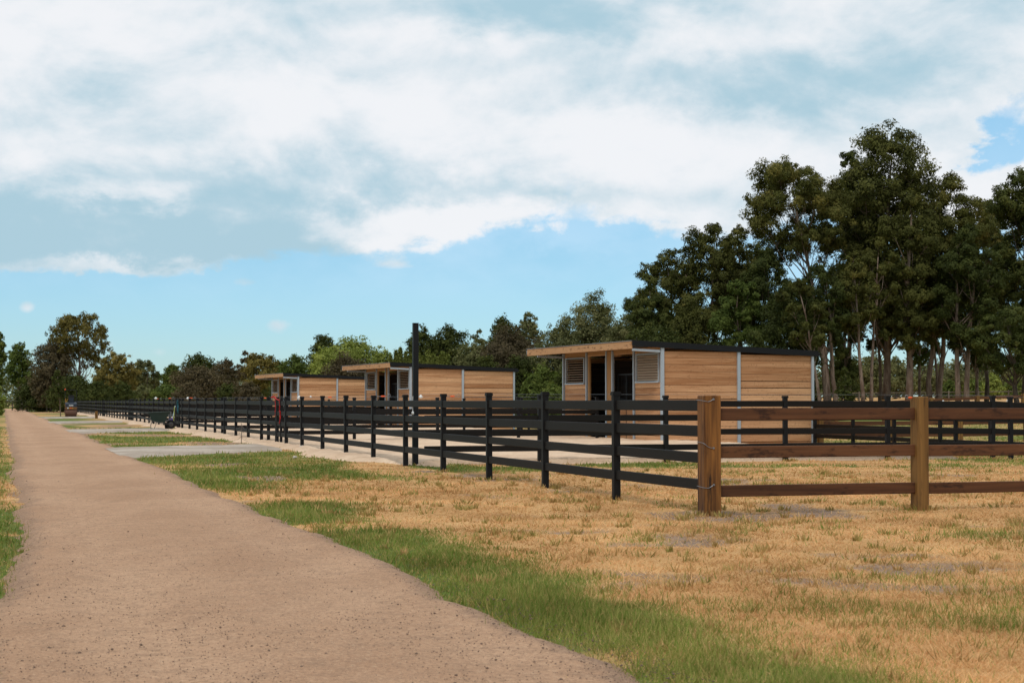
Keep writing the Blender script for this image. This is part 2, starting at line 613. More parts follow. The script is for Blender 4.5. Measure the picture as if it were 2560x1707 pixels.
M['dullyellow'] = mat_plain('dull_yellow_paint', (0.15, 0.068, 0.016), 0.6, 0, 0.3, 7.0)
M['navy'] = mat_plain('navy_paint', (0.012, 0.018, 0.03), 0.4, 0, 0.2, 7.0)
M['lamp'] = mat_plain('lamp_glass', (0.65, 0.68, 0.68), 0.2, 0, 0.1, 9.0)
M['greyplastic'] = mat_plain('grey_plastic', (0.06, 0.068, 0.075), 0.5, 0, 0.15, 9.0)
M['bark_pale'] = None


def mat_bark(name, ca, cb, cc):
    m, g, p = mat_new(name)
    co = objco(g)
    n = g.noise(g.vmul(co, (3, 3, 0.7)), 1.3, 6, 0.65, 0.4)
    n2 = g.noise(g.vmul(co, (9, 9, 2.5)), 1.0, 5, 0.6)
    col = g.mix(g.mr(n, 0.36, 0.62), ca, cb)
    col = g.mix(g.mr(n2, 0.56, 0.70), col, cc)
    g.put(p.inputs['Base Color'], col)
    p.inputs['Roughness'].default_value = 0.9
    p.inputs['Specular IOR Level'].default_value = 0.15
    bump(g, p, n2, 0.5, 0.03)
    return m


M['bark_pale'] = mat_bark('gum_bark', (0.135, 0.088, 0.063), (0.27, 0.200, 0.155), (0.055, 0.040, 0.034))
M['bark_dark'] = mat_bark('dark_bark', (0.055, 0.042, 0.034), (0.14, 0.105, 0.082), (0.03, 0.024, 0.02))


def mat_leaf(name, ca, cb, cc, rough=0.55):
    m, g, p = mat_new(name)
    at = g.node('ShaderNodeAttribute', attribute_name='tint')
    rnd = g.node('ShaderNodeObjectInfo').outputs['Random']
    f = g.m('ADD', at.outputs['Fac'], g.m('MULTIPLY', g.m('SUBTRACT', rnd, 0.5), 0.25), clamp=True)
    col = g.mix(g.mr(f, 0.0, 0.6, smooth=False), ca, cb)
    col = g.mix(g.mr(f, 0.6, 1.0, smooth=False), col, cc)
    g.put(p.inputs['Base Color'], col)
    p.inputs['Roughness'].default_value = 0.75
    p.inputs['Specular IOR Level'].default_value = 0.10
    tr = g.node('ShaderNodeBsdfTranslucent')
    g.put(tr.inputs[0], g.mix(1.0, col, (1.0, 1.15, 0.5), 'MULTIPLY'))
    mx = g.node('ShaderNodeMixShader')
    mx.inputs[0].default_value = 0.22
    g.l.new(p.outputs[0], mx.inputs[1])
    g.l.new(tr.outputs[0], mx.inputs[2])
    g.l.new(mx.outputs[0], g.n['Material Output'].inputs[0])
    return m


M['leaf_gum'] = mat_leaf('gum_leaves', (0.03, 0.035, 0.009), (0.108, 0.108, 0.028), (0.27, 0.21, 0.06))
M['leaf_dark'] = mat_leaf('dark_leaves', (0.02, 0.027, 0.008), (0.07, 0.083, 0.021), (0.165, 0.156, 0.042))
M['leaf_olive'] = mat_leaf('olive_leaves', (0.062, 0.066, 0.027), (0.15, 0.15, 0.06), (0.27, 0.24, 0.108))
M['leaf_gold'] = mat_leaf('golden_leaves', (0.058, 0.05, 0.014), (0.185, 0.145, 0.038), (0.37, 0.265, 0.078))
M['leaf_brown'] = mat_leaf('brownish_leaves', (0.046, 0.036, 0.02), (0.12, 0.092, 0.05), (0.225, 0.165, 0.088))
M['leaf_light'] = mat_leaf('light_green_leaves', (0.098, 0.12, 0.026), (0.25, 0.285, 0.064), (0.41, 0.42, 0.11))
M['leaf_conifer'] = mat_leaf('conifer_leaves', (0.08, 0.096, 0.022), (0.19, 0.21, 0.05), (0.32, 0.315, 0.085))
M['leaf_green'] = mat_leaf('mid_green_leaves', (0.036, 0.056, 0.012), (0.112, 0.142, 0.032), (0.24, 0.245, 0.062))


def mat_ground():
    m, g, p = mat_new('dry_grassland')
    geo = g.node('ShaderNodeNewGeometry').outputs['Position']
    gr = g.node('ShaderNodeAttribute', attribute_name='green').outputs['Fac']
    ba = g.node('ShaderNodeAttribute', attribute_name='bare').outputs['Fac']
    n1 = g.noise(geo, 0.9, 6, 0.6)
    n2 = g.noise(geo, 14.0, 5, 0.65)
    n3 = g.noise(g.vmul(geo, (1, 0.35, 1)), 40.0, 4, 0.6)
    dry = g.mix(g.mr(n1, .3, .7), (0.48, 0.262, 0.105), (0.66, 0.395, 0.175))
    dry = g.mix(g.m('MULTIPLY', g.mr(n2, .45, .72), .55), dry, (0.34, 0.19, 0.08))
    grn = g.mix(g.mr(n2, .3, .7), (0.075, 0.115, 0.020), (0.165, 0.20, 0.042))
    soil = g.mix(g.mr(n2, .3, .7), (0.21, 0.138, 0.096), (0.35, 0.238, 0.165))
    f = g.mr(g.m('ADD', gr, g.m('MULTIPLY', g.m('SUBTRACT', n2, .5), .5)), 0.2, 0.75)
    col = g.mix(f, dry, grn)
    fb = g.mr(g.m('ADD', ba, g.m('MULTIPLY', g.m('SUBTRACT', n2, .5), .5)), 0.35, 0.75)
    col = g.mix(fb, col, soil)
    g.put(p.inputs['Base Color'], col)
    p.inputs['Roughness'].default_value = 0.95
    p.inputs['Specular IOR Level'].default_value = 0.1
    bump(g, p, g.m('ADD', n2, g.m('MULTIPLY', n3, .6)), 0.6, 0.03)
    return m


def mat_earth(name, ca, cb, cc, speck, dsc=1.0, spk=0.5):
    """compacted sand or gravel with darker specks and faint wheel wear"""
    m, g, p = mat_new(name)
    geo = g.node('ShaderNodeNewGeometry').outputs['Position']
    n1 = g.noise(geo, 0.55, 5, 0.6, 0.3)
    n2 = g.noise(geo, 9.0 * dsc, 5, 0.65)
    n3 = g.noise(geo, 70.0 * dsc, 3, 0.6)
    n4 = g.noise(geo, 26.0 * dsc, 2, 0.5)
    col = g.mix(g.mr(n1, .32, .68), ca, cb)
    col = g.mix(g.m('MULTIPLY', g.mr(n2, .45, .75), .7), col, cc)
    vor = g.node('ShaderNodeTexVoronoi')
    g.put(vor.inputs['Vector'], geo)
    vor.inputs['Scale'].default_value = 34.0 * dsc
    sp = g.m('MULTIPLY', g.mr(vor.outputs['Distance'], 0.16, 0.30, 1, 0), g.mr(g.noise(geo, 5.0, 4, .7), .45, .62))
    sp2 = g.mr(n3, .60, .72)
    col = g.mix(g.m('MULTIPLY', g.m('MAXIMUM', sp, g.m('MULTIPLY', sp2, .6)), spk), col, speck)
    g.put(p.inputs['Base Color'], col)
    p.inputs['Roughness'].default_value = 0.95
    p.inputs['Specular IOR Level'].default_value = 0.12
    bump(g, p, g.m('ADD', g.m('ADD', n2, g.m('MULTIPLY', n3, .35)), g.m('MULTIPLY', n4, .5)), 0.7, 0.03)
    return m


M['ground'] = mat_ground()


def mat_track():
    m, g, p = mat_new('sandy_track')
    geo = g.node('ShaderNodeNewGeometry').outputs['Position']
    ed = g.node('ShaderNodeAttribute', attribute_name='edge').outputs['Fac']
    wo = g.node('ShaderNodeAttribute', attribute_name='worn').outputs['Fac']
    n1 = g.noise(g.vmul(geo, (1.0, .45, 1.0)), 0.7, 6, 0.62, 0.6)
    n2 = g.noise(geo, 6.0, 6, 0.7)
    n3 = g.noise(geo, 38.0, 4, 0.7)
    n4 = g.noise(geo, 110.0, 3, 0.7)
    f1 = g.m('ADD', g.mr(n1, .30, .70), g.m('MULTIPLY', g.m('SUBTRACT', wo, .4), .45), clamp=True)
    col = g.mix(f1, (0.465, 0.270, 0.162), (0.575, 0.350, 0.218))
    col = g.mix(g.m('MULTIPLY', g.mr(n2, .42, .75), .55), col, (0.30, 0.188, 0.122))
    col = g.mix(g.m('MULTIPLY', g.mr(n3, .52, .63), .55), col, (0.25, 0.155, 0.100))
    col = g.mix(g.m('MULTIPLY', g.mr(n3, .46, .36), .50), col, (0.66, 0.45, 0.295))
    col = g.mix(g.m('MULTIPLY', g.mr(n4, .55, .64), .55), col, (0.16, 0.105, 0.075))
    fe = g.mr(g.m('ADD', ed, g.m('MULTIPLY', g.m('SUBTRACT', n2, .5), .9)), .35, .95)
    grit = g.mix(g.mr(n3, .35, .65), (0.36, 0.235, 0.160), (0.20, 0.135, 0.098))
    col = g.mix(g.m('MULTIPLY', fe, .55), col, grit)
    g.put(p.inputs['Base Color'], col)
    p.inputs['Roughness'].default_value = 0.95
    p.inputs['Specular IOR Level'].default_value = 0.1
    bump(g, p, g.m('ADD', g.m('ADD', n2, g.m('MULTIPLY', n3, .6)), g.m('MULTIPLY', n4, .3)), 0.8, 0.03)
    return m


M['road'] = mat_track()
M['drive'] = mat_earth('pale_gravel', (0.36, 0.283, 0.220), (0.53, 0.445, 0.368), (0.27, 0.210, 0.165), (0.13, 0.105, 0.09), 0.22, 0.8)
M['sand'] = mat_earth('yard_sand', (0.63, 0.435, 0.295), (0.74, 0.545, 0.385), (0.50, 0.335, 0.22), (0.32, 0.21, 0.14), 0.35, 0.35)
M['pebble'] = mat_plain('pebble', (0.19, 0.130, 0.095), 0.9, 0, 0.5, 25.0, 0.15)
M['stone'] = mat_plain('pale_stone', (0.52, 0.46, 0.40), 0.9, 0, 0.2, 12.0, 0.2)


def mat_blade(name, dry, grn):
    m, g, p = mat_new(name)
    at = g.node('ShaderNodeAttribute', attribute_name='green').outputs['Fac']
    ti = g.node('ShaderNodeAttribute', attribute_name='tint').outputs['Fac']
    cd = g.mix(ti, dry[0], dry[1])
    cg = g.mix(ti, grn[0], grn[1])
    col = g.mix(at, cd, cg)
    g.put(p.inputs['Base Color'], col)
    p.inputs['Roughness'].default_value = 0.7
    p.inputs['Specular IOR Level'].default_value = 0.2
    tr = g.node('ShaderNodeBsdfTranslucent')
    g.put(tr.inputs[0], col)
    mx = g.node('ShaderNodeMixShader')
    mx.inputs[0].default_value = 0.3
    g.l.new(p.outputs[0], mx.inputs[1])
    g.l.new(tr.outputs[0], mx.inputs[2])
    g.l.new(mx.outputs[0], g.n['Material Output'].inputs[0])
    return m


M['blade'] = mat_blade('grass_blades', ((0.44, 0.232, 0.092), (0.96, 0.585, 0.285)), ((0.080, 0.145, 0.015), (0.275, 0.330, 0.058)))

# ------------------------------------------------------------------ the setting: ground, track, drives, sand
def graded(a, b, fine0, fine1, step, grow):
    xs = list(np.arange(fine0, fine1, step))
    d, x = step, xs[-1]
    while x < b:
        d *= grow
        x += d
        xs.append(x)
    d, x = step, xs[0]
    while x > a:
        d *= grow
        x -= d
        xs.insert(0, x)
    return np.array(xs)


def grid_faces(nx, ny):
    i, j = np.meshgrid(np.arange(nx - 1), np.arange(ny - 1))
    b = (j * nx + i).ravel()
    return np.stack([b, b + 1, b + nx + 1, b + nx], 1)


def ground_z(x, y):
    return terr(x, y) - 0.05 * vnoise(x, y, 0.7, 5, 3) - 0.012 * vnoise(x, y, 6, 8, 2)


gx = graded(-2500, 2500, -9, 15, 0.16, 1.09)
gy = graded(-300, 3000, 5, 34, 0.20, 1.08)
X, Y = np.meshgrid(gx, gy)
gr, ba = cover(X.ravel(), Y.ravel())
me = np_mesh('ground', np.stack([X.ravel(), Y.ravel(), ground_z(X, Y).ravel()], 1), grid_faces(len(gx), len(gy)), M['ground'], True,
             {'green': gr, 'bare': ba})
tag(new_obj('ground', me), 'dry straw coloured grassland with green patches', kind='structure')

ss = np.concatenate([np.arange(-26, 12, 0.06), np.arange(12, 40, 0.12), np.arange(40, 262, 0.5)])
el, er = road_edges(ss)
fr = .5 - .5 * np.cos(np.linspace(0, np.pi, 40))
S2 = np.repeat(ss[:, None], 40, 1)
T2 = el[:, None] + (er - el)[:, None] * fr[None, :]
x, y = W(S2.ravel(), T2.ravel())
edgef = np.minimum(fr, 1 - fr)[None, :] * np.ones_like(S2)
z = 0.004 + 0.022 * sstep(0, .12, edgef).ravel() + 0.008 * vnoise(x, y, 0.8, 3, 3) * sstep(0, .2, edgef).ravel() - 0.02 * (
    np.exp(-((T2.ravel() + 6.7) / .28) ** 2) + np.exp(-((T2.ravel() + 5.2) / .28) ** 2)) * sstep(0, .2, edgef).ravel()
ed = (edgef * (er - el)[:, None]).ravel()
q_ = sstep(0, .22, ed)
z = z * q_ + (ground_z(x, y) - .012) * (1 - q_)
me = np_mesh('track', np.stack([x, y, z], 1), grid_faces(40, len(ss)), M['road'], True, {'edge': sstep(.55, .05, ed), 'worn': np.exp(-((T2.ravel() + 6.75) / .33) ** 2) + np.exp(-((T2.ravel() + 5.25) / .33) ** 2)})
tag(new_obj('track', me), 'sandy brown farm track running away along the fence', kind='structure')

for k in range(4):
    tt = np.concatenate([np.arange(-5.0, -0.7, 0.08)])
    n0, n1 = drive_edges(tt, k)
    fr = .5 - .5 * np.cos(np.linspace(0, np.pi, 30))
    T2 = np.repeat(tt[:, None], 30, 1)
    S2 = n0[:, None] + (n1 - n0)[:, None] * fr[None, :]
    x, y = W(S2.ravel(), T2.ravel())
    ef = (np.minimum(fr, 1 - fr)[None, :] * np.ones_like(T2)).ravel()
    z = 0.010 + 0.028 * sstep(0, .12, ef) + 0.012 * vnoise(x, y, 1.0, 9, 2)
    z = z - 0.02 * sstep(-4.5, -5.0, T2.ravel())
    ed = (np.minimum(fr, 1 - fr)[None, :] * (n1 - n0)[:, None]).ravel()
    q_ = sstep(0, .3, ed)
    z = z * q_ + (ground_z(x, y) - .015) * (1 - q_)
    me = np_mesh('gravel_drive', np.stack([x, y, z], 1), grid_faces(30, len(tt)), M['drive'], True)
    tag(new_obj('gravel_drive', me), ('pale gravel drive leading from the track to the %s gate' % ('first', 'second', 'third', 'fourth')[k]), kind='structure')

ss = np.concatenate([np.arange(11.5, 60, 0.12), np.arange(60, 215, 0.6)])
to = sand_outer(ss)
ti = np.where(ss < 14.95, np.clip((ss - 14.95) * 0.2 + .9 + 0 * ss, -1, 12), 12.5)
ti = np.maximum(ti, to + 0.02)
fr = np.linspace(0, 1, 70) ** 1.25
S2 = np.repeat(ss[:, None], 70, 1)
T2 = to[:, None] + (ti - to)[:, None] * fr[None, :]
x, y = W(S2.ravel(), T2.ravel())
ef = np.minimum(T2 - to[:, None], np.minimum(S2 - 11.5, ti[:, None] - T2 + .05)).ravel()
z = 0.002 + sstep(0, .6, ef) * (0.028 + 0.075 * (vnoise(x, y, 1.8, 15, 3) - .3) + 0.045 * vnoise(x, y, 5, 17, 2))
q_ = sstep(0, .35, ef)
z = z * q_ + (ground_z(x, y) - .015) * (1 - q_)
me = np_mesh('sand_yards', np.stack([x, y, z], 1), grid_faces(70, len(ss)), M['sand'], True)
tag(new_obj('sand_yards', me), 'churned pinkish sand filling the yards behind the fence', kind='structure')


# ------------------------------------------------------------------ fences
RAILS4 = ((1.235, 0.125), (0.945, 0.125), (0.65, 0.118), (0.348, 0.118))      # top edge, height
RAILS3 = ((1.146, 0.13), (0.723, 0.13), (0.292, 0.127))


def cap_mesh():
    if 'cap' not in M:
        mb = MB()
        mb.box((0, 0, 0.012), (0.110, 0.110, 0.030))
        mb.box((0, 0, 0.036), (0.100, 0.100, 0.018))
        M['cap'] = mb.mesh('cap', M['blackpost'])
    return M['cap']


def fence(name, label, cat, P0, P1, posts, rails, post_d=(0.09, 0.09, 1.31), rail_t=0.045, pm='blackpost', rm='black', cap=True,
          rail_ends=None, wire=None, group=None, skip_posts=()):
    """P0, P1 in (s, t); posts = distances along; rails run between neighbouring entries of rail_ends (default: posts)"""
    x0, y0 = W(*P0)
    x1, y1 = W(*P1)
    L = math.hypot(x1 - x0, y1 - y0)
    ang = math.atan2(y1 - y0, x1 - x0)
    z0 = float(terr(np.array(x0), np.array(y0)))
    root = tag(empty(name, (x0, y0, z0), ang), label, cat, group)
    ux, uy = (x1 - x0) / L, (y1 - y0) / L

    def gz(d):
        return float(terr(np.array(x0 + ux * d), np.array(y0 + uy * d))) - z0
    for i, d in enumerate(posts):
        if i in skip_posts:
            continue
        h = post_d[2] + random.uniform(-.012, .012)
        po = boxp('post', root, M[pm], (post_d[0], post_d[1], post_d[2] + 0.3), (d, random.uniform(-.008, .008), gz(d) + h / 2 - 0.15 + (h - post_d[2]) / 2),
                  (random.uniform(-.008, .008), random.uniform(-.008, .008), random.uniform(-.02, .02)), 0.006)
        if cap:
            new_obj('cap', cap_mesh(), po, (0, 0, (post_d[2] + 0.3) / 2 - 0.008))
    ends = rail_ends or posts
    for a, b in zip(ends[:-1], ends[1:]):
        za, zb = gz(a), gz(b)
        ln = math.hypot(b - a, zb - za) - 0.004
        for top, hh in rails:
            boxp('rail', root, M[rm], (ln, rail_t, hh), ((a + b) / 2, random.uniform(-.003, .003), (za + zb) / 2 + top - hh / 2 + random.uniform(-.006, .006)),
                 (0, -math.atan2(zb - za, b - a) + random.uniform(-.0015, .0015), 0), 0.006)
    if wire:
        mb = MB()
        n = max(2, int(L / 1.2))
        mb.tube([(L * i / n, 0, gz(L * i / n) + wire) for i in range(n + 1)], 0.0022, 4)
        mb.build('wire', M['wire'], root)
    return root


def pitch_posts(L, p):
    n = max(1, round(L / p))
    return [L * i / n for i in range(n + 1)]


# the wooden fence in front: squared corner post, thinner second post, three rails
xw, yw = W(0, 0)
rootw = tag(empty('wooden_fence', (xw, yw, 0), math.atan2(BY, BX)), 'reddish brown timber post and rail fence meeting the black fence at a thick corner post', 'fence')
cp = boxp('post', rootw, M['postwood'], (0.20, 0.20, 1.66), (0, 0, 1.285 - 0.83), (0, 0, -0.01), 0.008)
tag(cp, 'thick dark streaked corner post with three wire loops')
for zz, sag in ((1.235, -0.012), (0.735, 0.04), (0.29, -0.022)):
    mb = MB()
    pts = []
    for i in range(9):
        u = i / 8
        pts.append((-0.108 + 0.115 * u if u > 0 else -0.108, -0.106, zz - 0.83 + 0.83 - (1.285 - 0.83) + sag * (0.5 - u) * 1.4 - 0.018 * math.sin(math.pi * u)))
    mb.tube([(-0.106, 0.10, pts[0][2] + 0.01), (-0.108, -0.08, pts[0][2])] + pts[1:], 0.0032, 5)
    w_ = mb.build('wire', M['wire'], cp)
    MB().lathe([(0.011, 0), (0.011, 0.008)], 'y', (pts[-1][0], -0.112, pts[-1][2]), 8).build('staple', M['wire'], w_)
boxp('post', rootw, M['postpale'], (0.15, 0.16, 1.66), (2.62, 0, 1.275 - 0.83), (0, 0.003, 0.02), 0.008)
boxp('post', rootw, M['postpale'], (0.15, 0.16, 1.66), (5.24, 0, 1.275 - 0.83), (0, 0, 0.01), 0.008)
for a, b in ((0.102, 2.60), (2.61, 5.22)):
    for top, hh in RAILS3:
        boxp('rail', rootw, M['railwood'], (b - a, 0.05, hh), ((a + b) / 2, -0.005, top - hh / 2 + random.uniform(-.004, .004)),
             (0, random.uniform(-.002, .002), 0), 0.006)

ORD = ('first', 'second', 'third', 'fourth')
RUN_L = ['black four rail fence run from the timber corner post to the first gate',
         'black four rail fence run between the first gate and the second gate with hanging tools',
         'black four rail fence run between the second and third gates behind the wheelbarrow',
         'black four rail fence run right of the road roller, between third and fourth gates',
         'far end of the black rail fence, behind and left of the road roller']
for k in range(5):
    s0 = 0.0 if k == 0 else 30.7 + 29.4 * (k - 1)
    s1 = 29.0 + 29.4 * k if k < 4 else 250.0
    L = s1 - s0
    if k == 0:
        d = [PITCH * i for i in range(1, 10)] + [29.0]
        ends = [0.102] + d
    elif k < 4:
        d = [PITCH * i for i in range(0, 10)] + [L]
        ends = d
    else:
        d = pitch_posts(L, PITCH)
        ends = d
    fence('black_rail_fence', RUN_L[k], 'fence', (s0, 0), (s1, 0), d, RAILS4, cap=(k < 3), rail_ends=ends, group='black rail fence along the track')

for k in range(4):
    s0, s1 = 29.0 + 29.4 * k, 30.7 + 29.4 * k
    x0, y0 = W(s0, 0)
    g_ = tag(empty('narrow_gate', (x0, y0, 0), math.atan2(AY, AX)),
             ('narrow black rail gate with a red rope over its post', 'narrow black gate with tools leaning on it beside the wheelbarrow',
              'third narrow black gate, at the end of the farther gravel drive', 'fourth narrow black gate, just right of the road roller')[k], 'gate', 'narrow black gates')
    for xx in (0.11, 0.95, 1.59):
        st = boxp('stile', g_, M['blackpost'], (0.07, 0.07, 1.50), (xx, 0.0, 1.30 - 0.75 - (0.04 if xx > 1 else 0)), (0, 0, 0), 0.005)
    for a, b in ((0.145, 0.914), (0.986, 1.554)):
        for top, hh in RAILS4:
            boxp('rail', g_, M['black'], (b - a, 0.04, hh), ((a + b) / 2, 0, top - hh / 2 - 0.006), (0, 0, 0), 0.005)
    for zz in (0.4, 1.1):
        boxp('hinge', g_, M['galv'], (0.07, 0.02, 0.05), (0.06, -0.05, zz), (0, 0, 0), 0.003)

# divider fences
S_D1 = 14.86
d1p = [0.42] + [t_on(S_D1, p) for p in (1350, 1664, 1962, 2218, 2480)] + [13.6, 16.2]
fence('black_rail_fence', 'black divider fence crossing behind the timber fence, starting at the tall black pole', 'fence', (S_D1, 0), (S_D1, 16.2), d1p, RAILS4,
      group='black fences between the yards', wire=1.36, skip_posts=(0,))
DIV = [(33.1, 10.55, 'black divider fence ending at the middle of the nearest stable front'),
       (44.2, 16.0, 'black divider fence between the nearest and the middle stable'),
       (62.5, 9.9, 'black divider fence ending at the middle stable front'),
       (73.6, 15.5, 'black divider fence between the middle and the farthest stable'),
       (91.9, 9.2, 'black divider fence ending at the farthest stable front'),
       (103.0, 15.0, 'black divider fence just beyond the farthest stable'),
       (132.0, 15.0, 'last black divider fence, far off to the right of the road roller')]
for s_, L_, lab in DIV:
    fence('black_rail_fence', lab, 'fence', (s_, 0.12), (s_, L_), pitch_posts(L_ - 0.12, 2.4), RAILS4, cap=(s_ < 50), group='black fences between the yards',
          wire=1.365 if s_ < 100 else None)
bp = pitch_posts(14.3, 2.4)
fence('black_rail_fence', 'black back fence running from the rear corner of the nearest stable toward the right edge', 'fence', (29.3, 16.25), (15.0, 16.25),
      sorted(bp + [7.9]), RAILS4, group='black fences behind the yards', rail_ends=bp)
fence('black_rail_fence', 'black back fence seen between the nearest and middle stables', 'fence', (37.6, 15.8), (58.6, 15.5), pitch_posts(21, 2.4), RAILS4,
      group='black fences behind the yards', cap=False)
fence('black_rail_fence', 'black back fence seen between the middle and farthest stables', 'fence', (67.0, 15.0), (88.0, 14.7), pitch_posts(21, 2.4), RAILS4,
      group='black fences behind the yards', cap=False)

# timber paddock fences further back
for s_, ta, tb, lab, ph in ((31.2, 17.4, 30.0, 'brown timber paddock fence with orange toned posts right of the nearest stable', 1.20),
                            (56.0, 18.0, 44.0, 'second brown timber paddock fence, behind the first one under the gum trees', 1.12),
                            (120.0, 17.0, 60.0, 'thin brown timber fence in front of the treeline behind the middle and farthest stables', 1.1)):
    fence('timber_paddock_fence', lab, 'fence', (s_, ta), (s_, tb), pitch_posts(tb - ta, 2.5), ((1.05, .13), (.70, .13), (.32, .13)), (0.16, 0.16, ph), 0.05,
          'postpale', 'railwood', False, group='timber paddock fences')
fence('field_fence', 'thin dark post and rail fence across the orange field behind the gum trunks', 'fence', (150, 62), (120, 152), pitch_posts(95, 3.2),
      ((1.05, .08), (.6, .06)), (0.11, 0.11, 1.15), 0.04, 'oldwood', 'oldwood', False)

# end of the track: dark rail fence, a small gate and a pale top rail
def at(px, Z):
    return (px - U0) * Z / F_PX, Z


for pa, pb, Z0, n, tops, nm, lab in ((46, 88, 206, 2, ((1.0, .12), (.62, .10), (.25, .10)), 'post_and_rail_fence', 'short dark post and rail fence closing the far end of the track'),
                                     (92, 118, 200, 1, ((1.0, .10),), 'hitching_rail', 'grey hitching rail at the far end of the track, right of the dark fence'),
                                     (-40, 56, 225, 4, ((1.35, .12),), 'rail_fence', 'pale weathered top rail fence beyond the far end of the track')):
    a_, b_ = ST(*at(pa, Z0)), ST(*at(pb, Z0 - 2))
    Lf = math.hypot(b_[0] - a_[0], b_[1] - a_[1])
    fence(nm, lab, 'fence', a_, b_, pitch_posts(Lf, Lf / n), tops, (0.14, 0.14, tops[0][0] + 0.06), 0.06, 'oldwood', 'oldwood', False)

# tall pole at the start of the divider
xp, yp = W(14.86, 0.24)
pl = tag(empty('tall_pole', (xp, yp, 0), math.atan2(AY, AX)), 'tall square black pole standing behind the fence left of the nearest stable', 'pole')
boxp('shaft', pl, M['blackpaint'], (0.106, 0.106, 3.0), (0, 0, 2.73 - 1.5), (0, 0, 0), 0.006)
boxp('cap', pl, M['blackpost'], (0.111, 0.111, 0.02), (0, 0, 2.742), (0, 0, 0), 0.003)
MB().tube([(-0.10, 0.075, 1.32), (-0.103, 0.078, 1.15), (-0.10, 0.076, 1.02)], 0.006, 5).lathe([(0.006, 1.03), (0.024, 1.01), (0.027, 0.985), (0.018, 0.965), (0.004, 0.96)], 'z', (-0.10, 0.076, 0), 10).build('insulator', M['white'], pl)

# ------------------------------------------------------------------ stables
PHI = math.radians(20.3)
SH_L, SH_W = 7.7, 5.07
ROW = 0.203
M['stall_shade'] = mat_wood('stall_shade_timber', (0.012, 0.008, 0.006), (0.040, 0.024, 0.015), None, 'x', 0.8, 0.8, 0.2)  # stall shade put into the colour: near-black boards so doorways look dark
M['louvre'] = mat_wood('louvre_timber', (0.36, 0.25, 0.17), (0.50, 0.37, 0.265), None, 'x', 0.7, 0.5, 0.2)
M['roofsheet'] = mat_plain('corrugated_roof', (0.30, 0.30, 0.30), 0.5, 0.5, 0.15, 6.0)


def roof_z(x):
    return 2.985 - (x + 0.97) * 0.0405


def plank(parent, L, z0, z1a, z1b, loc, rz, mat, thick=0.045, name='plank'):
    """board along local x, sloping top from z1a to z1b"""
    mb = MB()
    poly = [(-L / 2, z0), (L / 2, z0), (L / 2, z1b), (-L / 2, z1a)]
    zc = (z0 + z1a) / 2
    mb.prism([(a, b - zc) for a, b in poly], 'y', -thick / 2, thick / 2)
    o = mb.build(name, mat, parent, (loc[0], loc[1], zc), (0, 0, rz))
    return o


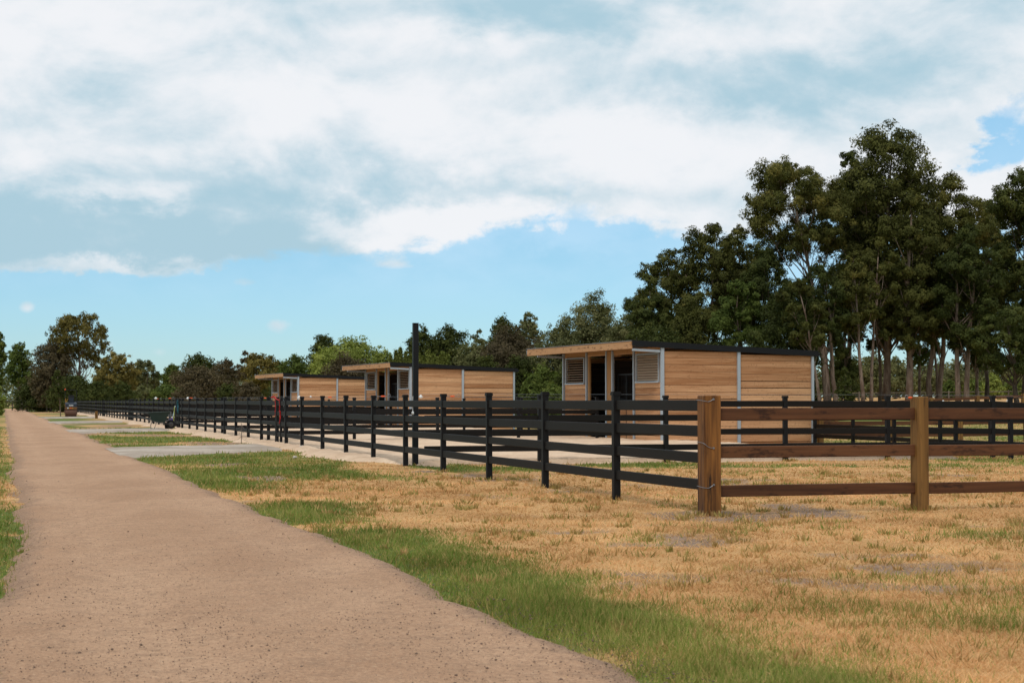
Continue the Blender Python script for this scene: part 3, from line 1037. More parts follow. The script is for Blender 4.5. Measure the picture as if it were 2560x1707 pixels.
def make_shed():
    root = empty('horse_stable')
    q = random.uniform

    # side walls (y = 0 near, y = SH_L far) in two bays each
    for yy in (0.0, SH_L):
        for xa, xb in ((0.055, SH_W / 2 - 0.05), (SH_W / 2 + 0.05, SH_W - 0.045)):
            off = 0.0 if xa < 1 else -0.07
            i = -1
            while True:
                z0 = i * ROW + off + 0.08
                za, zb = roof_z(xa) - 0.13, roof_z(xb) - 0.13
                if z0 > max(za, zb) - 0.03:
                    break
                gap = 0.008 if q(0, 1) < .62 else 0.022
                z1a, z1b = min(z0 + ROW - gap, za), min(z0 + ROW - gap, zb)
                if z1b - z0 > 0.012:
                    plank(root, xb - xa, z0, z1a, z1b, ((xa + xb) / 2, yy + (0.03 if yy == 0 else -0.03) + q(-.004, .004)), 0, M['pine'])
                i += 1
    # back wall and the partition inside; inner faces coloured dark as painted shade
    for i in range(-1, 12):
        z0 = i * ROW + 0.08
        plank(root, SH_L - 0.2, z0, z0 + ROW - .008, z0 + ROW - .008, (SH_W - 0.09, SH_L / 2), math.pi / 2, M['stall_shade'])
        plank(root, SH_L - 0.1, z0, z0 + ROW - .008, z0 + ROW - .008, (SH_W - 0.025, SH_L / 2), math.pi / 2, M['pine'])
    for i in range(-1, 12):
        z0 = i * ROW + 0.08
        plank(root, SH_W - 0.3, z0, z0 + ROW - .006, z0 + ROW - .006, (SH_W / 2 + .03, SH_L / 2), 0, M['stall_shade'])
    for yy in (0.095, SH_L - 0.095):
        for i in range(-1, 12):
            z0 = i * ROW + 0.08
            plank(root, SH_W - 0.3, z0, z0 + ROW - .002, z0 + ROW - .002, (SH_W / 2, yy), 0, M['stall_shade'], 0.02)
    boxp('stall_floor', root, M['stall_shade'], (SH_W - 0.3, SH_L - 0.3, 0.05), (SH_W / 2, SH_L / 2, 0.045), (0, 0, 0), 0.004)
    # galvanised uprights
    for yy in (-0.012, SH_L + 0.012):
        for xx, w_ in ((0.0, 0.105), (SH_W / 2, 0.10), (SH_W, 0.08)):
            h = roof_z(xx) - 0.13
            boxp('steel_post', root, M['galv'], (w_, 0.075, h + 0.3), (xx, yy, h / 2 - 0.15), (0, 0, 0), 0.004)
        boxp('steel_beam', root, M['galv'], (0.90, 0.06, 0.075), (-0.52, yy, roof_z(-.5) - 0.245), (0, 0.0405, 0), 0.004)
    # front: panels with louvres, doorways, centre post
    pan = ((0.06, 1.93), (SH_L - 1.93, SH_L - 0.06))
    for n, (ya, yb) in enumerate(pan):
        ym = (ya + yb) / 2
        for i in range(-1, 9):
            z0 = i * ROW
            z1 = min(z0 + ROW - 0.012, 1.80)
            plank(root, yb - ya, z0, z1, z1, (0.03 + q(-.004, .004), ym), math.pi / 2, M['pine'])
        plank(root, yb - ya, 2.665, 2.80, 2.80, (0.032, ym), math.pi / 2, M['pine'], name='header')
        for yy in (ya + 0.055, yb - 0.055):
            boxp('jamb', root, M['pinez'], (0.05, 0.11, 0.858), (0.03, yy, 2.232), (0, 0, 0), 0.003)
        lv = MB()
        la, lb = ya + 0.115, yb - 0.115
        for yy in (la + 0.022, lb - 0.022):
            lv.box((0.0, yy, 2.235), (0.075, 0.04, 0.85))
        lv.box((0.0, ym, 2.645), (0.075, lb - la - 0.09, 0.03))
        fr_ = lv.build('louvre_frame', M['galv'], root)
        boxp('sill', fr_, M['galv'], (0.10, lb - la + .03, 0.05), (-0.012, ym, 1.80), (0, 0, 0), 0.004)
        closed = (n == 0)
        for i in range(10):
            zc = 1.87 + i * 0.0795
            sl = boxp('slat', fr_, M['louvre'], (lb - la - 0.09, 0.082, 0.012), (0.004, ym, zc), (0, 0, 0), 0.002)
            sl.rotation_euler = (math.radians(-50 if closed else -10), 0, math.pi / 2)
    for yy in (1.985, SH_L / 2 - 0.24, SH_L / 2 + 0.24, SH_L - 1.985):
        boxp('steel_post', root, M['galv'], (0.075, 0.07, 2.98), (-0.005, yy, 1.32), (0, 0, 0), 0.004)
    boxp('centre_post', root, M['pinez'], (0.10, 0.38, 2.98), (0.03, SH_L / 2, 1.32), (0, 0, 0), 0.004)
    for ya, yb in ((2.03, SH_L / 2 - 0.28), (SH_L / 2 + 0.28, SH_L - 2.03)):
        plank(root, yb - ya, 2.68, 2.80, 2.80, (0.03, (ya + yb) / 2), math.pi / 2, M['pine'], name='header')
    boxp('jamb', root, M['pinez'], (0.06, 0.13, 2.68), (0.045, SH_L - 2.09, 1.34), (0, 0, 0), 0.003)
    # stall gate in the near doorway: planked below, barred above
    sg = empty('stall_gate', (0.16, 0, 0))
    sg.parent = root
    ya, yb = 2.06, SH_L / 2 - 0.29
    for yy in (ya + .02, yb - .02, (ya + yb) / 2 + .1):
        boxp('gate_frame', sg, M['blackpaint'], (0.04, 0.04, 2.0), (0, yy, 1.04), (0, 0, 0), 0.003)
    boxp('gate_frame', sg, M['blackpaint'], (0.045, yb - ya, 0.04), (0, (ya + yb) / 2, 2.06), (0, 0, 0), 0.003)
    for i in range(4):
        plank(sg, yb - ya - .1, .06 + i * .23, .06 + i * .23 + .225, .06 + i * .23 + .225, (0.0, (ya + yb) / 2), math.pi / 2, M['pine'], 0.03)
    bars = MB()
    for i in range(11):
        bars.tube([(0, ya + .12 + i * .11, 1.0), (0, ya + .12 + i * .11, 2.05)], 0.006, 4)
    bars.build('bars', M['blackpaint'], sg)
    # roof: corrugated sheet, timber fascia in two lengths, black verge
    n = 460
    yv = np.linspace(-0.07, SH_L + 0.93, n)
    wv = 0.011 * np.sin(yv / 0.076 * 2 * np.pi)
    xs = (-1.02, SH_W + 0.17)
    vv, ff = [], []
    for xx in xs:
        vv.append(np.stack([np.full(n, xx), yv, roof_z(xx) + 0.012 + wv], 1))
    vv = np.concatenate(vv)
    idx = np.arange(n - 1)
    ff = np.stack([idx, idx + 1, idx + 1 + n, idx + n], 1)
    r_ = new_obj('roof', np_mesh('roof', vv, ff, M['roofsheet'], True), root)
    for i in range(5):
        xx = -0.6 + i * 1.35
        boxp('purlin', r_, M['pinez'], (0.05, SH_L + 0.85, 0.10), (xx, SH_L / 2 + .43, roof_z(xx) - 0.055), (0, 0, 0), 0.003)
    for xx in (0.03, SH_W - 0.03):
        boxp('top_plate', r_, M['pinez'], (0.07, SH_L - 0.1, 0.12), (xx + .01, SH_L / 2, roof_z(xx) - 0.17), (0, 0, 0), 0.003)
    for ya, yb in ((-0.02, 5.0), (5.006, SH_L + 0.90)):
        o = boxp('fascia', r_, M['piney'], (0.035, yb - ya, 0.215), (-0.985, (ya + yb) / 2, roof_z(-.98) - 0.112), (0, 0, 0), 0.003)
    boxp('fascia_end', r_, M['galv'], (0.05, 0.02, 0.15), (-0.985, SH_L + 0.915, roof_z(-.98) - 0.09), (0, 0, 0), 0.003)
    for yy in (-0.075, SH_L + 0.955):
        mb = MB()
        xa, xb = -1.0, SH_W + 0.17
        mb.prism([(xa, roof_z(xa) - 0.145), (xb, roof_z(xb) - 0.145), (xb, roof_z(xb) + 0.03), (xa, roof_z(xa) + 0.03)], 'y', yy - 0.012, yy + 0.012)
        mb.build('verge', M['blackpaint'], r_)
    boxp('gutter', r_, M['blackpaint'], (0.09, SH_L + 1.0, 0.10), (SH_W + 0.20, SH_L / 2 + .43, roof_z(SH_W) - 0.08), (0, 0, 0), 0.01)
    return root


shed = make_shed()
SHEDS = [((4.44, 49.7), 'nearest and largest looking pine board horse stable with black roof edge'),
         ((-4.67, 77.3), 'middle pine board horse stable, partly behind the tall black pole'),
         ((-13.56, 106.6), 'farthest and smallest looking pine board horse stable')]
for i, ((sx, sy), lab) in enumerate(SHEDS):
    o = shed if i == 0 else copy_tree(shed)
    o.location = (sx, sy, 0)
    o.rotation_euler = (0, 0, PHI)
    tag(o, lab, 'stable', 'row of timber stables')
    if i > 0:      # louvres of the farther stables stand open
        for fr_ in [c for c in o.children if c.name.startswith('louvre_frame')]:
            for sl in [c for c in fr_.children if c.name.startswith('slat')]:
                sl.rotation_euler[0] = math.radians(-10)

# ------------------------------------------------------------------ electric fence handles and insulators on the divider wires
def handle(px, s_, label, flip=1):
    t_ = t_on(s_, px)
    x_, y_ = W(s_, t_)
    o = tag(empty('fence_handle', (x_, y_, float(terr(np.array(x_), np.array(y_))) + 1.375), math.atan2(BY, BX)), label, 'handle', 'orange electric fence handles')
    MB().lathe([(0.006, -0.075), (0.018, -0.065), (0.022, -0.03), (0.024, 0.0), (0.022, 0.03), (0.018, 0.062), (0.006, 0.075)], 'x', (0, 0, 0), 10).build('grip', M['orange'], o, smooth=True)
    mb = MB()
    mb.tube([(0.07 * flip, 0, 0), (0.15 * flip, 0, 0.002)], 0.006, 5)
    mb.tube([(flip * (0.19 - 0.045 * math.cos(a)), 0, 0.02 + 0.045 * math.sin(a)) for a in np.linspace(-0.6, 5.2, 12)], 0.006, 5)
    mb.tube([(-0.07 * flip, 0, 0), (-0.22 * flip, 0, 0.004)], 0.006, 5)
    mb.build('hook', M['wire'], o)
    return o


handle(1563, 33.1, 'orange fence handle just right of the fence post before the dark stable doorway')
handle(958, 33.1, 'orange fence handle left of the tall pole, before the middle stable doorway')
handle(1131, 33.1, 'orange fence handle right of the tall pole, before the middle stable side wall')
handle(825, 44.2, 'orange fence handle left of the middle stable, before the farthest stable wall')
handle(1968, 33.1, 'orange fence handle by the fence post at the rear of the nearest stable wall') if False else None
handle(664, 62.5, 'orange fence handle below the front corner of the farthest stable', -1)
handle(478, 62.5, 'orange fence handle right of the tool gate, with white cap beside it')
handle(425, 73.6, 'orange fence handle above the wheelbarrow')
handle(395, 91.9, 'orange fence handle left of the wheelbarrow, on the far wire')


def insulator(px, s_, dz, label, r=0.03):
    t_ = t_on(s_, px)
    x_, y_ = W(s_, t_)
    o = tag(empty('insulator', (x_, y_, float(terr(np.array(x_), np.array(y_))) + dz), 0), label, 'insulator', 'white fence insulators')
    MB().lathe([(r * .35, -r * 1.5), (r * .9, -r * 1.2), (r * 1.1, -r * .3), (r * .95, r * .4), (r * .5, r * .8), (r * .1, r)], 'z', (0, 0, 0), 12).build('cap', M['white'], o, smooth=True)
    MB().tube([(-r * 1.6, 0, -r * .2), (0, 0, -r * .9), (r * 1.6, 0, -r * .2)], r * .25, 5).build('clip', M['white'], o)
    return o


insulator(1052, 33.1, 1.375, 'white insulator just right of the tall black pole', 0.045)
insulator(777, 44.2, 1.40, 'small white insulator left of the middle stable')
insulator(748, 44.2, 1.375, 'large white insulator right of the first gate', 0.055)
insulator(470, 62.5, 1.375, 'white insulator just right of the gate with tools', 0.05)
insulator(390, 62.5, 1.375, 'white insulator left of the wheelbarrow gate', 0.05)
insulator(2357, 31.2, 1.34, 'white insulator on the timber fence right of the second timber post', 0.035)
insulator(2520, 31.2, 1.34, 'white insulator near the right edge behind the timber fence', 0.05)

# orange and ring on the second timber post
xo, yo = W(0, 2.62)
o = tag(empty('fence_handle', (xo, yo, 1.262), math.atan2(BY, BX)), 'orange fence handle end with a steel ring on top of the second timber post', 'handle', 'orange electric fence handles')
MB().lathe([(0.006, -0.13), (0.012, -0.12), (0.012, -0.085), (0.006, -0.077)], 'x', (0, 0.02, 0), 8).build('grip', M['orange'], o)
MB().tube([(-0.15 - 0.018 * math.cos(a), 0.02, 0.012 + 0.018 * math.sin(a)) for a in np.linspace(0, 6.1, 12)], 0.0035, 5).build('ring', M['wire'], o)

# feed tub seen behind the fence at the near stable doorway
xf, yf = W(33.0, t_on(33.0, 1548))
o = tag(empty('feed_bin', (xf, yf, 0), 0), 'grey plastic feed bin lid in front of the nearest stable doorway', 'feed bin')
MB().lathe([(0.24, 0.0), (0.27, 0.55), (0.28, 1.15), (0.25, 1.16)], 'z', (0, 0, 0), 18).build('body', M['greyplastic'], o, smooth=True)
MB().lathe([(0.31, 1.165), (0.315, 1.21), (0.26, 1.29), (0.12, 1.33), (0.02, 1.335)], 'z', (0, 0, 0), 18).build('lid', M['greyplastic'], o, smooth=True)

# ------------------------------------------------------------------ red rope, tools, wheelbarrow
x0, y0 = W(30.7, -0.06)
mb = MB()
for dx_, top, bot in ((0.0, 1.33, 0.92), (0.03, 1.34, 0.80), (-0.72, 1.25, 0.93)):
    mb.tube([(dx_ + 0.03 * math.sin(i * 1.1), -0.015 - 0.012 * (i % 2), top + (bot - top) * i / 8) for i in range(9)], 0.014, 6)
mb.tube([(-0.80, -0.02, 0.95), (-0.78, -0.03, 0.8), (-0.76, -0.03, 0.66), (-0.70, -0.02, 0.60)], 0.018, 6)
mb.tube([(-0.05, -0.02, 1.30), (0.0, 0.03, 1.355), (0.05, 0.10, 1.33)], 0.022, 6)
mb.tube([(0.02, -0.02, 1.33), (-0.35, 0.03, 1.29), (-0.72, -0.01, 1.25)], 0.015, 6)
tag(mb.build('lead_rope', M['red'], None, (x0, y0, 0), (0, 0, math.atan2(AY, AX))), 'red lead rope hanging over the first gate posts', 'rope')

GX, GY = W(58.4, -0.45)      # before the second gate


def wheelbarrow(px, Z):
    o = tag(empty('wheelbarrow', (*at(px, Z), 0.035), math.radians(12)), 'dark green wheelbarrow parked on the gravel before the second gate', 'wheelbarrow')
    tub = MB()
    ring = [[(-0.46, -0.34, .70), (0.46, -0.32, .74), (0.46, 0.32, .74), (-0.46, 0.34, .70)], [(-0.30, -0.22, .30), (0.22, -0.20, .27), (0.22, 0.20, .27), (-0.30, 0.22, .30)],
            [(-0.28, -0.20, .315), (0.20, -0.18, .285), (0.20, 0.18, .285), (-0.28, 0.20, .315)], [(-0.44, -0.32, .70), (0.44, -0.30, .74), (0.44, 0.30, .74), (-0.44, 0.32, .70)]]
    for r in ring:
        tub.v += [Vector(p) for p in r]
    for a in range(4):
        b = (a + 1) % 4
        tub.f += [(a, b, 4 + b, 4 + a), (8 + a, 8 + b, 12 + b, 12 + a), (a, 12 + a, 12 + b, b)]
    tub.f += [(4, 5, 6, 7), (8, 11, 10, 9)]
    t_ = tub.build('tub', M['tub'], o)
    MB().tube([(-.47, -.35, .70), (.47, -.33, .74), (.47, .33, .74), (-.47, .35, .70), (-.47, -.35, .70)], 0.018, 6).build('rim', M['tub'], t_)
    for sy in (-1, 1):
        MB().tube([(-0.95, sy * .30, .60), (-0.40, sy * .25, .36), (0.1, sy * .20, .25), (0.52, sy * .06, .20)], 0.017, 6).build('handle', M['greymetal'], o)
        MB().tube([(-0.30, sy * .25, .32), (-0.36, sy * .28, .16), (-0.34, sy * .28, 0.0), (-0.20, sy * .27, 0.0), (-0.12, sy * .23, .28)], 0.017, 6).build('leg', M['greymetal'], o)
    w_ = MB().lathe([(0.10, -0.04), (0.17, -0.05), (0.195, 0.0), (0.17, 0.05), (0.10, 0.04)], 'y', (0.50, 0, 0.195), 18).build('wheel', M['rubber'], o, smooth=True)
    MB().lathe([(0.02, -0.06), (0.10, -0.042), (0.10, 0.042), (0.02, 0.06)], 'y', (0.50, 0, 0.195), 12).build('hub', M['greymetal'], w_)
    return o


wheelbarrow(399, 72.5)


def tool(name, label, mat, p0, p1, r, head=None, cat='tool'):
    o = tag(empty(name, p0, 0), label, cat, 'tools leaning on the second gate')
    d = (p1[0] - p0[0], p1[1] - p0[1], p1[2] - p0[2])
    MB().tube([(0, 0, 0), d], r, 6).build('shaft', mat, o)
    if head:
        head(o, d)
    return o


def scoop(o, d):
    mb = MB()
    vs = [(-0.19, -.02, 0.0), (-0.02, -.10, 0.02), (0.14, -.06, 0.14), (0.05, .06, 0.42), (-0.04, .06, 0.38), (-0.17, .06, 0.10)]
    n = len(vs)
    mb.v = [Vector(v) for v in vs] + [Vector((a + .01, b + .03, c + .02)) for a, b, c in vs]
    mb.f = [tuple(range(n)), tuple(range(2 * n - 1, n - 1, -1))] + [(i, (i + 1) % n, n + (i + 1) % n, n + i) for i in range(n)]
    mb.build('scoop', M['purple'], o)


zt = 74.0
A_ = at(427, zt)
B_ = at(439, zt + 1.2)
tool('shovel', 'shovel with purple blade and pale blue handle leaning on the second gate', M['palehandle'], (A_[0], A_[1], 0.06), (B_[0], B_[1], 1.02), 0.014, scoop, 'shovel')
C_, D_ = at(434, zt), at(437, zt + 1.1)
tool('broom', 'broom with yellow green head standing at the second gate', M['yellowgreen'], (C_[0], C_[1], 0.04), (D_[0], D_[1], 1.0), 0.016,
     lambda o, d: boxp('brush', o, M['yellowgreen'], (0.16, 0.06, 0.08), (0, 0, 0.03), (0, 0, .3), 0.008), 'broom')
for i, px in enumerate((424, 428)):
    a_, b_ = at(px, 73.4), at(px + (0 if i else -1), 74.4)
    tool('fork', ('grey handled fork beside the wheelbarrow tub', 'grey handled rake between the wheelbarrow and the purple shovel')[i], M['greymetal'], (a_[0], a_[1], 0.05), (b_[0], b_[1], 0.70 + .06 * i), 0.018,
         lambda o, d: MB().tube([(-.1, 0, .0), (-.1, 0, .12), (.1, 0, .12), (.1, 0, .0)], 0.012, 5).tube([(0, 0, 0), (0, 0, .13)], .012, 5).build('tines', M['greymetal'], o), 'fork')
b_ = at(421, 73.2)
o = tag(empty('bucket', (b_[0], b_[1], 0.035)), 'black rubber bucket between the wheelbarrow wheel and the shovel', 'bucket')
MB().lathe([(0.13, 0), (0.17, 0.26), (0.18, 0.27), (0.16, 0.27), (0.12, 0.02)], 'z', (0, 0, 0), 16).build('body', M['rubber'], o, smooth=True)
MB().tube([(-.17, 0, .25), (-.1, -.1, .2), (0, -.17, .18), (.1, -.1, .2), (.17, 0, .25)], 0.008, 5).build('bail', M['wire'], o)
xh, yh = W(58.8, -0.08)
mb = MB()
mb.tube([(0.0, -.02, 1.26), (0.06, -.05, 1.1), (0.0, -.06, .95), (-.08, -.06, .82), (-.02, -.05, .70), (.06, -.04, .86)], 0.035, 6)
mb.tube([(0.25, -.02, 1.2), (0.25, -.05, 1.0), (0.22, -.05, .78)], 0.03, 6)
tag(mb.build('halter', M['teal'], None, (xh, yh, 0), (0, 0, math.atan2(AY, AX))), 'teal halter hanging on the second gate above the tools', 'halter')

# ------------------------------------------------------------------ road roller on the verge
def roller(px, Z):
    o = tag(empty('road_roller', (*at(px, Z), 0.0), math.radians(15)), 'small yellow and navy road roller with rusty drum parked on the verge', 'road roller')
    for i, yy in enumerate((-0.75, 0.80)):
        d_ = MB().lathe([(0.04, -0.43), (0.30, -0.43), (0.325, -0.415), (0.325, 0.415), (0.30, 0.43), (0.04, 0.43)], 'x', (0, yy, 0.325), 26).build('drum', M['rust'], o, smooth=False)
        for sx in (-1, 1):
            MB().box((sx * .455, yy, .42), (.04, .20, .40)).box((sx * .455, yy, .66), (.045, .60, .10)).build('drum_bracket', M['rust'], d_)
    MB().prism([(-0.46, .60), (.46, .60), (.44, .78), (-.44, .78)], 'y', -1.02, -.35).build('front_frame', M['dullyellow'], o)
    hd = MB().prism([(-1.0, .76), (-.35, .76), (-.30, 1.14), (-.80, 1.10), (-.98, 1.0)], 'x', -0.43, 0.43).build('hood', M['navy'], o)
    MB().prism([(-.2, .6), (.95, .6), (1.0, .95), (.3, .98), (.25, .8), (-.2, .8)], 'x', -0.42, 0.42).build('rear_frame', M['dullyellow'], o)
    for i in range(7):
        boxp('lettering', hd, M['white'], (0.032, 0.006, 0.07 if i % 2 else .085), (-.13 + i * .047, -1.0, 0.90 + (.004 if i % 3 else 0)), (0.0, 0.1 * (i % 2), 0), 0.0)
    for xx, mt, nm in ((-.22, 'lamp', 'headlight'), (.0, 'orange', 'indicator'), (.13, 'yellow', 'indicator'), (-.09, 'yellow', 'indicator')):
        MB().lathe([(0.01, -1.055), (.045, -1.05), (.05, -1.01)], 'y', (xx, 0, .70), 12).build(nm, M[mt], o)
    st = MB().box((.02, .28, 1.10), (.46, .46, .12)).box((.02, .52, 1.42), (.46, .10, .58)).build('seat', M['rubber'], o)
    MB().prism([(-.16, 1.10), (.20, 1.10), (.17, 1.50), (-.13, 1.50)], 'y', -.30, -.18).build('console', M['navy'], o)
    MB().tube([(.02 + .19 * math.cos(a), -.16 + .06 * math.sin(a), 1.52 + .17 * math.sin(a)) for a in np.linspace(0, 6.28, 17)], .014, 5).build('steering_wheel', M['rubber'], o)
    MB().tube([(-.40, .05, .80), (-.40, .05, 1.44), (-.40, .42, 1.44), (-.40, .42, .80)], .024, 6).tube([(-.40, -.1, 1.10), (-.22, -.1, 1.42), (-.22, .2, 1.42)], .022, 6).build('handrail', M['yellow'], o)
    boxp('step', o, M['yellow'], (.16, .5, .20), (-.38, .05, .92), (0, 0, 0), .01)
    rp = MB().tube([(-.44, .62, .9), (-.44, .60, 2.0), (-.38, .60, 2.10), (.34, .60, 2.10), (.43, .60, 2.0), (.44, .62, .9)], .030, 6).build('roll_bar', M['rubber'], o)
    MB().lathe([(.05, 2.10), (.055, 2.12), (.05, 2.20), (.01, 2.21)], 'z', (-.44, .60, 0), 10).build('beacon', M['orange'], rp)
    return o


roller(178, 131)

# ------------------------------------------------------------------ small things on the verge
for i, (px, py, r) in enumerate(((756, 1121, .10), (738, 1144, .05))):
    Z = (H_CAM) * F_PX / (py - VH)
    x_, y_ = at(px, Z)
    bm = bmesh.new()
    bmesh.ops.create_icosphere(bm, subdivisions=2, radius=r)
    for v in bm.verts:
        v.co *= 1 + 0.25 * (random.random() - .5)
        v.co.z *= .6
    me = bpy.data.meshes.new('stone')
    bm.to_mesh(me)
    bm.free()
    me.materials.append(M['stone'])
    tag(new_obj('stone', me, None, (x_, y_, r * .3)), ('larger pale stone in the grass below the first gate', 'small white stone in the green grass below the first gate')[i], 'stone', 'pale stones on the verge')

x_, y_ = at(604, 50.5)
mb = MB()
mb.tube([(0, 0, -.05), (0.01, 0, .35), (-.01, .01, .62)], [.012, .010, .006], 5)
rr = random.Random(4)
for i in range(12):
    h = rr.uniform(.05, .55)
    a = rr.uniform(0, 6.28)
    l = rr.uniform(.12, .32)
    mb.tube([(0, 0, h), (l * .6 * math.cos(a), l * .6 * math.sin(a), h + l * .1 - (.1 if i % 2 else 0)), (l * math.cos(a), l * math.sin(a), max(.01, h - l * .5))], [.005, .004, .002], 4)
tag(mb.build('dead_sapling', M['oldwood'], None, (x_, y_, 0)), 'dry dead sapling standing at the edge of the first gravel drive', 'sapling')
x_, y_ = at(242, 122)
o = tag(empty('stump_post', (x_, y_, 0)), 'short thick brown timber post in front of the far black fence', 'post')
boxp('shaft', o, M['postpale'], (.19, .19, .8), (0, 0, .1), (0, 0, .4), .01)
boxp('top', o, M['railwood'], (.20, .20, .03), (0, 0, .512), (0, 0, .4), .006)

# ------------------------------------------------------------------ trees
def quads_from(c, d, w, L, Wd):
    """pointed leaves: centres, unit directions, unit sides, lengths, widths"""
    a = c - d * L[:, None] * .5 + w * Wd[:, None] * .5
    b = c - d * L[:, None] * .5 - w * Wd[:, None] * .5
    e = c + d * L[:, None] * .5
    v = np.stack([a, b, e], 1).reshape(-1, 3)
    n = len(c)
    return v, np.arange(3 * n).reshape(n, 3)


def unit(v):
    return v / np.maximum(1e-6, np.linalg.norm(v, axis=1))[:, None]


ENV = {
    'gum': lambda z: np.interp(z, [0, .15, .45, .75, 1.0], [.45, .75, 1.0, .85, .35]),
    'open': lambda z: np.interp(z, [0, .3, .6, .85, 1.0], [.5, .9, 1.0, .8, .4]),
    'round': lambda z: np.interp(z, [0, .2, .5, .8, 1.0], [.75, .98, 1.0, .75, .25]),
    'bush': lambda z: np.interp(z, [0, .3, .6, .85, 1.0], [1.0, 1.0, .85, .6, .25]),
    'column': lambda z: np.interp(z, [0, .2, .5, .8, 1.0], [.8, 1.0, .85, .5, .10]),
}


def make_tree(label, px, ytop, Z, wpx, kind='gum', leaf='leaf_gum', bark='bark_dark', cb=0.35, lean=0.0, dens=1.0, seed=1, name='tree', group=None,
              nmain=None, trunk_r=None, trunks=1, leafscale=1.0, gaps=0.0):
    rg = np.random.default_rng(seed * 101 + 7)
    rp = random.Random(seed)
    x0, y0 = at(px, Z)
    gz = float(terr(np.array(x0), np.array(y0)))
    H = H_CAM + (VH - ytop) * Z / F_PX - gz
    R = wpx * Z / F_PX / 2 * (1.18 if kind == 'round' else 1.10)
    z0 = cb * H
    root = tag(empty(name, (x0, y0, gz), 0), label, 'tree' if name != 'shrub' else 'shrub', group)
    env = ENV[kind]
    CH = H - z0
    if nmain is None:
        nmain = {'gum': 26, 'open': 20, 'round': 40, 'bush': 30, 'column': 16}[kind]
        nmain = int(nmain * min(1.9, max(.8, (CH / (2 * R)) ** .6)))
    rm = {'gum': .33, 'open': .27, 'round': .38, 'bush': .42, 'column': .62}[kind] * R
    rm = min(rm, .30 * CH)
    # main clumps by best-candidate sampling inside the envelope
    cl = np.zeros((0, 3))
    for i in range(nmain):
        m = 14
        zz = rg.random(m) ** (.85 if kind != 'bush' else 1.2)
        an = rg.random(m) * 2 * np.pi
        lo = {'gum': .30, 'open': .55, 'round': .35, 'bush': .3, 'column': .1}[kind]
        rr = np.sqrt(lo * lo + rg.random(m) * (1 - lo * lo)) * env(zz) * max(.2 * R, R - .75 * rm)
        cand = np.stack([rr * np.cos(an), rr * np.sin(an), z0 + rm * .5 + zz * (CH - 1.35 * rm)], 1)
        if i == 0:
            cand[0] = (0, 0, H - rm * .95)
            cl = cand[:1]
            continue
        dd = np.linalg.norm((cand[:, None, :] - cl[None]) * np.array([1, 1, .8]), axis=2).min(1)
        cl = np.concatenate([cl, cand[dd.argmax()][None]])
    leanv = np.array([lean, 0.1 * lean, 0.0])
    cl = cl + leanv[None] * (cl[:, 2:3] / H) * R
    crm = rm * rg.uniform(.72, 1.22, nmain)
    # sub-clumps on each main clump
    ns = 18
    dirs = unit(rg.normal(size=(nmain, ns, 3)).reshape(-1, 3) + np.array([0, 0, .25])).reshape(nmain, ns, 3)
    sub = cl[:, None, :] + dirs * (crm[:, None, None] * rg.uniform(.45, 1.0, (nmain, ns, 1)))
    srad = np.repeat(crm[:, None], ns, 1) * rg.uniform(.24, .50, (nmain, ns))
    sub, srad = sub.reshape(-1, 3), srad.ravel()
    keep = rg.random(len(sub)) > max(gaps, {'gum': .08, 'open': .08}.get(kind, 0))
    keep[:ns] = True
    sub, srad = sub[keep], srad[keep]
    stint = rg.uniform(0, 1, len(sub))
    area = wpx * (CH * F_PX / Z) * .75 / 6.25
    n = int(np.clip(area * {'gum': 5.8, 'open': 5.8, 'round': 6.4, 'bush': 5.0, 'column': 8.0}[kind] * dens, 1200, 1e6))
    if n > 86000:
        leafscale *= math.sqrt(n / 86000)
        n = 86000
    pr = srad ** 2
    idx = rg.choice(len(sub), n, p=pr / pr.sum())
    u = unit(rg.normal(size=(n, 3)))
    c = sub[idx] + u * (srad[idx] * (rg.random(n) ** .5) * (1 + .18 * rg.random(n) ** 6))[:, None] * np.array([1, 1, .82])
    # some foliage fills the inside of the crown
    nc = int(n * {'gum': .03, 'open': .0, 'round': .22, 'bush': .26, 'column': .9}[kind])
    zz = rg.random(nc)
    rr = np.sqrt(rg.random(nc)) * env(zz) * R * .82
    an = rg.random(nc) * 2 * np.pi
    zi = z0 + (.06 + .84 * zz) * CH
    c[:nc] = np.stack([rr * np.cos(an) + leanv[0] * R * zi / H, rr * np.sin(an) + leanv[1] * R * zi / H, zi], 1)
    mi = np.arange(nmain).repeat(ns)[keep][idx]
    outm = unit(c - cl[mi])
    outm[:nc] = unit(c[:nc] - np.array([0, 0, z0 + CH * .4]))
    if kind == 'column':
        c[nc:] = c[:n - nc] + rg.normal(size=(n - nc, 3)) * .08
        outm = unit(c * np.array([1, 1, 0]) + np.array([0, 0, .06]))
    nrm = unit(.85 * outm + .45 * u + np.array([0, 0, .22]) + .55 * rg.normal(size=(n, 3)))
    d0 = {'gum': (.75, -.75), 'open': (.75, -.75), 'column': (.6, .9)}.get(kind, (.8, -.3))
    d = unit(rg.normal(size=(n, 3)) * d0[0] + np.array([0, 0, d0[1]]))
    d = unit(d - nrm * (d * nrm).sum(1)[:, None])
    w = np.cross(nrm, d)
    L0 = 0.00150 * Z * leafscale
    Ls = L0 * rg.uniform(.7, 1.35, n)
    v, f = quads_from(c, d, w, Ls, Ls * rg.uniform(.36, .58, n))
    v[:, 2] = np.maximum(v[:, 2], -.05)
    tint = np.clip(.15 + .46 * stint[idx] + .22 * rg.random(n), 0, 1)
    new_obj('crown', np_mesh('crown', v, f, M[leaf], False, {'tint': np.repeat(tint, 3)}), root)
    # trunk, leader and limbs
    mb = MB()
    r0 = (trunk_r * .80) if trunk_r else max(.08, H * .0125)
